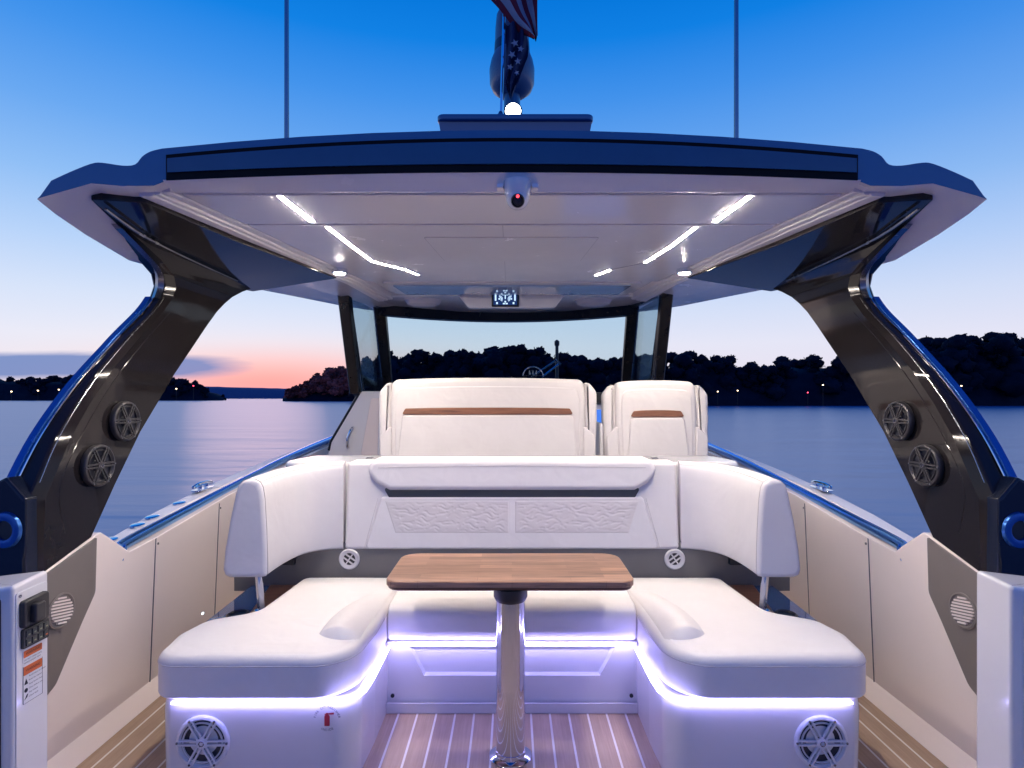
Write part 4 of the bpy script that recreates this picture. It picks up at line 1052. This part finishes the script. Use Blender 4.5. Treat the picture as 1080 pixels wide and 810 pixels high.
bm = bmesh.new(); lathe(bm, [(.089, 3.275), (.086, 3.36), (.080, 3.42), (.06, 3.46), (.01, 3.475)], lambda u, v, w: (u, 2.95+v, w), 40, False, True); obj('dome_cap', bm, M['dome'], t)
bm = bmesh.new(); lathe(bm, [(.045, 2.73), (.042, 3.03)], lambda u, v, w: (u, 2.95+v, w), 20); obj('mast_stem', bm, M['roof_paint'], t)
t = thing('flood_light', 'bright white flood light at the foot of the roof mast', 'light', (.005, 2.66, 2.79))
fz = 2.772; fy = 2.64
mf = lambda u, v, w: (.005+u, fy-w, fz+v)
bm = bmesh.new(); lathe(bm, [(.030, -.05), (.040, -.03), (.043, .0), (.036, .004)], mf, 24, True, False); obj('lamp_housing', bm, M['plastic'], t)
bm = bmesh.new(); lathe(bm, [(.036, .002), (.030, .016), (.016, .026), (.003, .029)], mf, 24); obj('lamp_lens', bm, M['flood'], t)
bm = bmesh.new(); tube(bm, [(.005, fy+.03, 2.73), (.005, fy+.03, fz-.01)], .012, 8); obj('lamp_bracket', bm, M['steel_dark'], t)

fl = thing('flag', 'limp furled flag with red and white stripes and starred blue field on a thin staff', 'flag', (-.055, 2.74, 2.79))
bm = bmesh.new(); tube(bm, [(-.055, 2.74, 2.73), (-.02, 2.74, 3.9)], .007, 8); obj('staff', bm, M['chrome'], fl)
bm = bmesh.new(); lathe(bm, [(.02, 2.731), (.018, 2.80), (.008, 2.82)], lambda u, v, w: (-.055+u, 2.74+v, w), 12); obj('staff_socket', bm, M['steel_dark'], fl)
KX = 2.72/600
def PXZ(px, y): return ((px-540)*KX, CAMZ+(420-y)*KX)
# striped fold
bm = bmesh.new(); ns, nt = 26, 28; g = []
A0, A1 = PXZ(497, -26), PXZ(570, -40); B0, B1 = PXZ(563, 46), PXZ(567, 41)
for j in range(nt+1):
    row = []; tt = j/nt
    for i in range(ns+1):
        u = i/ns
        xa = A0[0]+(A1[0]-A0[0])*tt; za = A0[1]+(A1[1]-A0[1])*tt
        xb = B0[0]+(B1[0]-B0[0])*tt; zb = B0[1]+(B1[1]-B0[1])*tt
        bulge = .03*math.sin(math.pi*u)*(1-2*tt)*-1
        x = xa+(xb-xa)*u - bulge*.3; z = za+(zb-za)*u - .035*math.sin(math.pi*u)*(1-tt)
        y = 2.70+.020*math.sin(tt*9+u*3)+.012*math.sin(u*11+tt*4)
        row.append(bm.verts.new((x, y, z)))
    g.append(row)
for j in range(nt):
    for i in range(ns):
        f = bm.faces.new((g[j][i], g[j][i+1], g[j+1][i+1], g[j+1][i])); f.material_index = (j//4) % 2
o = obj('striped_cloth', bm, [M['flag_red'], M['flag_white']], fl, ang=180)
# hanging blue field
bm = bmesh.new(); g = []; ns, nt = 16, 34
for j in range(nt+1):
    v = j/nt; z = PXZ(0, 24+78*v)[1]
    cxp = 540+3*math.sin(v*5)-1*v; wpx = (19 if v < .45 else 19-10*(v-.45)/.55)
    if v > .82: wpx *= (1-v)/.18*.8+.2
    row = []
    for i in range(ns+1):
        u = i/ns*2-1
        row.append(bm.verts.new(((cxp-540+3+u*wpx*.62)*KX, 2.735+.022*math.sin(u*7+v*6)-.02*(1-u*u), z+.01*math.sin(u*5+v*3))))
    g.append(row)
for j in range(nt):
    for i in range(ns): bm.faces.new((g[j][i], g[j][i+1], g[j+1][i+1], g[j+1][i]))
bf = obj('blue_field', bm, M['flag_blue'], fl, ang=180)
def star(px, y, r, rot):
    b = bmesh.new(); c = PXZ(px, y); pts = []
    for k in range(10):
        rr = r if k % 2 == 0 else r*.42; a = rot+math.pi/2+k*math.pi/5
        pts.append((c[0]+rr*math.cos(a), c[1]+rr*math.sin(a)))
    cushion(b, pts, 0, .002, 0, 0, front(2.688)); obj('star', b, M['flag_white'], bf)
for a in ((543, 50, .020, .3), (549, 56, .017, -.2), (540, 62, .020, .5), (546, 69, .018, .1), (538, 75, .016, -.3), (545, 81, .014, .4)): star(*a)

# bow staff seen through the windscreen
t = thing('bow_staff', 'thin black light staff on the bow, seen through the windscreen', 'staff', (.60, 7.6, 1.1))
bm = bmesh.new(); tube(bm, [(.60, 7.6, 1.10), (.60, 7.6, 2.16)], .022, 8); obj('staff', bm, M['plastic'], t)
bm = bmesh.new(); lathe(bm, [(.03, 2.14), (.034, 2.16), (.034, 2.2), (.01, 2.22)], lambda u, v, w: (.60+u, 7.6+v, w), 12); obj('light_cap', bm, M['plastic'], t)
bm = bmesh.new(); cushion(bm, [(-1.5, 6.1), (1.5, 6.1), (1.2, 7.4), (.7, 8.4), (.1, 9.1), (-.1, 9.1), (-.7, 8.4), (-1.2, 7.4)], 1.02, 1.09, .01); obj('foredeck', bm, M['gelcoat'], boat)

# ================================================================== SWITCHES AND LABELS
mp_post = lambda u, v, w: (-(1.5462-w), u, v)       # inner face of the left post: u = y, v = z
t = thing('switch_box', 'black latch box with keypad of small buttons on the left stern post', 'switch', (-1.545, 1.835, .67))
bm = bmesh.new(); cushion(bm, fillet([(1.785, .715), (1.885, .715), (1.885, .805), (1.785, .800)], .01, 4), 0, .016, .006, 0, mp_post, 3); obj('latch_plate', bm, M['plastic'], t)
bm = bmesh.new(); cushion(bm, fillet([(1.808, .725), (1.850, .725), (1.850, .785), (1.808, .785)], .008, 3), .014, .034, .006, 0, mp_post, 3); obj('latch_handle', bm, M['plastic'], t)
bm = bmesh.new(); cushion(bm, fillet([(1.79, .648), (1.89, .648), (1.89, .712), (1.79, .710)], .006, 3), 0, .010, .003, 0, mp_post, 2); kp = obj('keypad', bm, M['plastic'], t)
btn = pm('keypad button', (.05, .055, .05, 1), .5); ylw = pm('keypad mark', (.25, .26, .14, 1), .5)
for i in range(4):
    for j in range(2):
        u0 = 1.797+i*.0225; v0 = .656+j*.027
        bm = bmesh.new(); cushion(bm, fillet([(u0, v0), (u0+.018, v0), (u0+.018, v0+.021), (u0, v0+.021)], .003, 2), .009, .014, .002, 0, mp_post, 2); kb = obj('button', bm, btn, kp)
        bm = bmesh.new(); cushion(bm, [(u0+.005, v0+.006), (u0+.013, v0+.006), (u0+.013, v0+.010), (u0+.005, v0+.010)], .0138, .0146, 0, 0, mp_post); obj('button_mark', bm, M['label_orange'] if (i, j) == (3, 0) else ylw, kb)
bm = bmesh.new(); lathe(bm, [(.005, 0), (.005, .003), (.002, .004)], lambda u, v, w: mp_post(1.787+u, .818+v, w), 10)
obj('post_screw', bm, M['steel_dark'], boat)

def text_bm(body, size, mp, cx, cy_, rot=0, align='CENTER', bm=None):
    """flat lettering in (u,v) mapped through mp at small thickness"""
    cu = bpy.data.curves.new('txt', 'FONT'); cu.body = body; cu.size = size; cu.align_x = align; cu.align_y = 'CENTER'; cu.resolution_u = 3
    o = bpy.data.objects.new('txt', cu); COL.objects.link(o)
    dg = bpy.context.evaluated_depsgraph_get(); me = bpy.data.meshes.new_from_object(o.evaluated_get(dg))
    if bm is None: bm = bmesh.new()
    n0 = len(bm.verts); bm.from_mesh(me); bm.verts.ensure_lookup_table()
    c, s_ = math.cos(rot), math.sin(rot)
    for v in bm.verts[n0:]:
        x, y = v.co.x, v.co.y
        v.co = mp(cx+x*c-y*s_, cy_+x*s_+y*c, 0)
    bpy.data.objects.remove(o); bpy.data.curves.remove(cu); bpy.data.meshes.remove(me)
    return bm
lab = lambda w0: (lambda u, v, w: (-(1.5462-w0-w), 1.835-(-u), v))
# on the left post the viewer reads +y to the right
for (nm, z0, z1, hd, txt, lbl) in (('warning_label', .600, .640, .614, ['DO NOT OPEN GATE', 'WHILE UNDER WAY'], 'small orange topped warning label right below the keypad'),
                                   ('warning_label', .470, .590, .558, ['Avoid injury or death', 'Read the manual', 'Keep hands clear', 'Close before use', 'Stay seated', 'Check latch'], 'tall orange topped warning label with pictograms, lowest on the left post')):
    t = thing(nm, lbl, 'label', (-1.546, 1.835, z0), 'warning labels on the post')
    bm = bmesh.new(); cushion(bm, fillet([(-.037, z0), (.037, z0), (.037, z1), (-.037, z1)], .003, 2), 0, .0008, 0, 0, lab(.0)); obj('sticker', bm, M['label_white'], t)
    bm = bmesh.new(); cushion(bm, fillet([(-.035, hd+.002), (.035, hd+.002), (.035, z1-.002), (-.035, z1-.002)], .002, 2), 0, .0006, 0, 0, lab(.0010)); obj('header', bm, M['label_orange'], t)
    obj('header_text', text_bm('WARNING', .0115, lab(.0022), 0, (hd+z1)/2), M['ink'], t)
    bm = bmesh.new(); n = len(txt)
    for k, tx in enumerate(txt):
        text_bm(tx, .0075 if n > 2 else .007, lab(.0014), -.016 if n > 2 else -.034, hd-.006-(k*(.013 if n > 2 else .009)), 0, 'LEFT', bm)
    obj('small_print', bm, M['ink'], t)
    if n > 2:
        bm = bmesh.new()
        cushion(bm, [(-.033, .530), (-.019, .530), (-.026, .548)], 0, .0004, 0, 0, lab(.0012))
        lathe(bm, [(.007, 0), (.004, .0003)], lambda u, v, w: lab(.0012)(-.026+u, .511+v, w), 12)
        cushion(bm, [(-.033, .482), (-.022, .488), (-.018, .498), (-.024, .496)], 0, .0004, 0, 0, lab(.0012))
        obj('pictogram', bm, M['ink'], t)
        bm = bmesh.new()
        for q in ((-.037, z0, -.036, z1), (.036, z0, .037, z1), (-.036, z0, .036, z0+.001)): cushion(bm, [(q[0], q[1]), (q[2], q[1]), (q[2], q[3]), (q[0], q[3])], 0, .0004, 0, 0, lab(.0010))
        obj('border', bm, M['ink'], t)

# fire extinguisher sign on the left seat base
t = thing('extinguisher_label', 'red fire extinguisher symbol in a ring of small letters on the left seat base', 'label', (-.69, 2.126, .22))
fx, fzz = -.690, .247; fm = lambda u, v, w: (fx+u, 2.1225-w, fzz+v)
bm = bmesh.new()
cushion(bm, fillet([(-.010, -.030), (.010, -.030), (.010, .012, .007), (-.010, .012, .007)], .003, 4), 0, .0006, 0, 0, fm)
cushion(bm, [(-.004, .011), (.004, .011), (.004, .019), (-.004, .019)], .0007, .0011, 0, 0, fm)
cushion(bm, [(-.009, .016), (.026, .021), (.026, .014), (-.009, .0125)], .0012, .0016, 0, 0, fm)
obj('extinguisher_mark', bm, M['red_ink'], t)
bm = bmesh.new(); word = 'FIRE EXTINGUISHER'
for k, ch in enumerate(word):
    if ch == ' ': continue
    a = R(168-156*k/(len(word)-1)); rr = .046
    text_bm(ch, .0125, fm, rr*math.cos(a), -.006+rr*math.sin(a), a-math.pi/2, 'CENTER', bm)
for k, ch in enumerate('INSIDE'):
    a = R(-118+56*k/5); rr = .043
    text_bm(ch, .0125, fm, rr*math.cos(a), -.002+rr*math.sin(a), a+math.pi/2, 'CENTER', bm)
obj('ring_lettering', bm, M['ink'], t)

# ================================================================== WORLD: dusk sky
W = bpy.data.worlds.new("World"); S.world = W; W.use_nodes = True
t = NT(W); t.n.clear()
out = t.new('ShaderNodeOutputWorld'); bg = t.new('ShaderNodeBackground'); t.link(bg.outputs[0], out.inputs[0])
sky = t.new('ShaderNodeTexSky', sky_type='NISHITA'); sky.sun_disc = False
sky.sun_elevation = R(1.0); sky.sun_rotation = R(-24); sky.ozone_density = 4; sky.dust_density = .6
g = t.coord('Generated'); sp = t.new('ShaderNodeSeparateXYZ'); t.link(g, sp.inputs[0])
X, Y, Z = sp.outputs
ramp = t.ramp(t.math('MAXIMUM', Z, 0), [(0, lin(226, 218, 234)), (.035, lin(233, 227, 240)), (.09, lin(230, 231, 245)), (.15, lin(212, 224, 246)), (.22, lin(182, 209, 246)), (.30, lin(142, 188, 242)), (.38, lin(104, 166, 238)), (.46, lin(66, 146, 233)), (.53, lin(14, 128, 226)), (.585, lin(0, 116, 216)), (.75, lin(0, 80, 180)), (1, lin(0, 62, 150))])
yp = t.math('MAXIMUM', Y, .08)
u = t.math('DIVIDE', X, yp); v = t.math('DIVIDE', Z, yp)
# rosy glow low on the left
def gauss(x, c, w):
    d = t.math('DIVIDE', t.math('SUBTRACT', x, c), w); return t.math('POWER', 2.718, t.math('MULTIPLY', t.math('MULTIPLY', d, d), -1))
glow = t.math('MULTIPLY', gauss(u, -.43, .24), gauss(v, .032, .040))
col = t.mix(t.math('MULTIPLY', glow, .97), ramp, lin(255, 106, 120))
glow2 = t.math('MULTIPLY', gauss(u, -.45, .5), gauss(v, .05, .05))
col = t.mix(t.math('MULTIPLY', glow2, .45), col, lin(255, 226, 214))
# slate cloud bank on the left
cv = t.new('ShaderNodeCombineXYZ'); t.link(t.math('MULTIPLY', u, 3.2), cv.inputs[0]); t.link(t.math('MULTIPLY', v, 26), cv.inputs[1])
cn = t.noise(cv.outputs[0], 1.0, 5, .55, .3)
band = t.math('MULTIPLY', gauss(v, .056, .027), t.math('SUBTRACT', 1, t.ramp(t.math('ADD', t.math('MULTIPLY', u, .5), .5), [(.02, 0.0), (.20, .12), (.33, 1.0)]) , clamp=True))
cm = t.ramp(t.math('ADD', t.math('MULTIPLY', band, .62), t.math('MULTIPLY', cn, .38)), [(.40, 0.0), (.60, 1.0)])
cm = t.math('MULTIPLY', cm, t.ramp(band, [(.08, 0.0), (.3, 1.0)]))
col = t.mix(t.math('MULTIPLY', cm, .92), col, lin(104, 134, 194))
# low slate haze on the horizon
col = t.mix(t.math('MULTIPLY', gauss(v, .0, .012), .45), col, lin(150, 160, 205))
# right side a little cooler, sky behind the viewer dim
rt = t.ramp(t.math('MULTIPLY_ADD', u, .5, .5), [(.2, (1, 1, 1, 1)), (1.0, (.95, .94, .98, 1))]); col = t.mix(1, col, rt, 'MULTIPLY')
aft = t.ramp(t.math('MULTIPLY_ADD', Y, .5, .5), [(.2, (.35, .46, .80, 1)), (.62, (1, 1, 1, 1))]); col = t.mix(1, col, aft, 'MULTIPLY')
add = t.mix(.012, col, sky.outputs[0], 'ADD')
t.link(add, bg.inputs[0]); bg.inputs[1].default_value = 0.86

sd = bpy.data.lights.new('sun', 'SUN'); sd.energy = .06; sd.angle = R(12); sd.color = (1, .62, .55)
so = bpy.data.objects.new('sun', sd); COL.objects.link(so)
so.rotation_euler = Vector((math.sin(R(24)), -math.cos(R(24)), -math.tan(R(3)))).to_track_quat('-Z', 'Y').to_euler()
for o in list(bpy.data.objects):
    if '_b' in o: del o['_b']
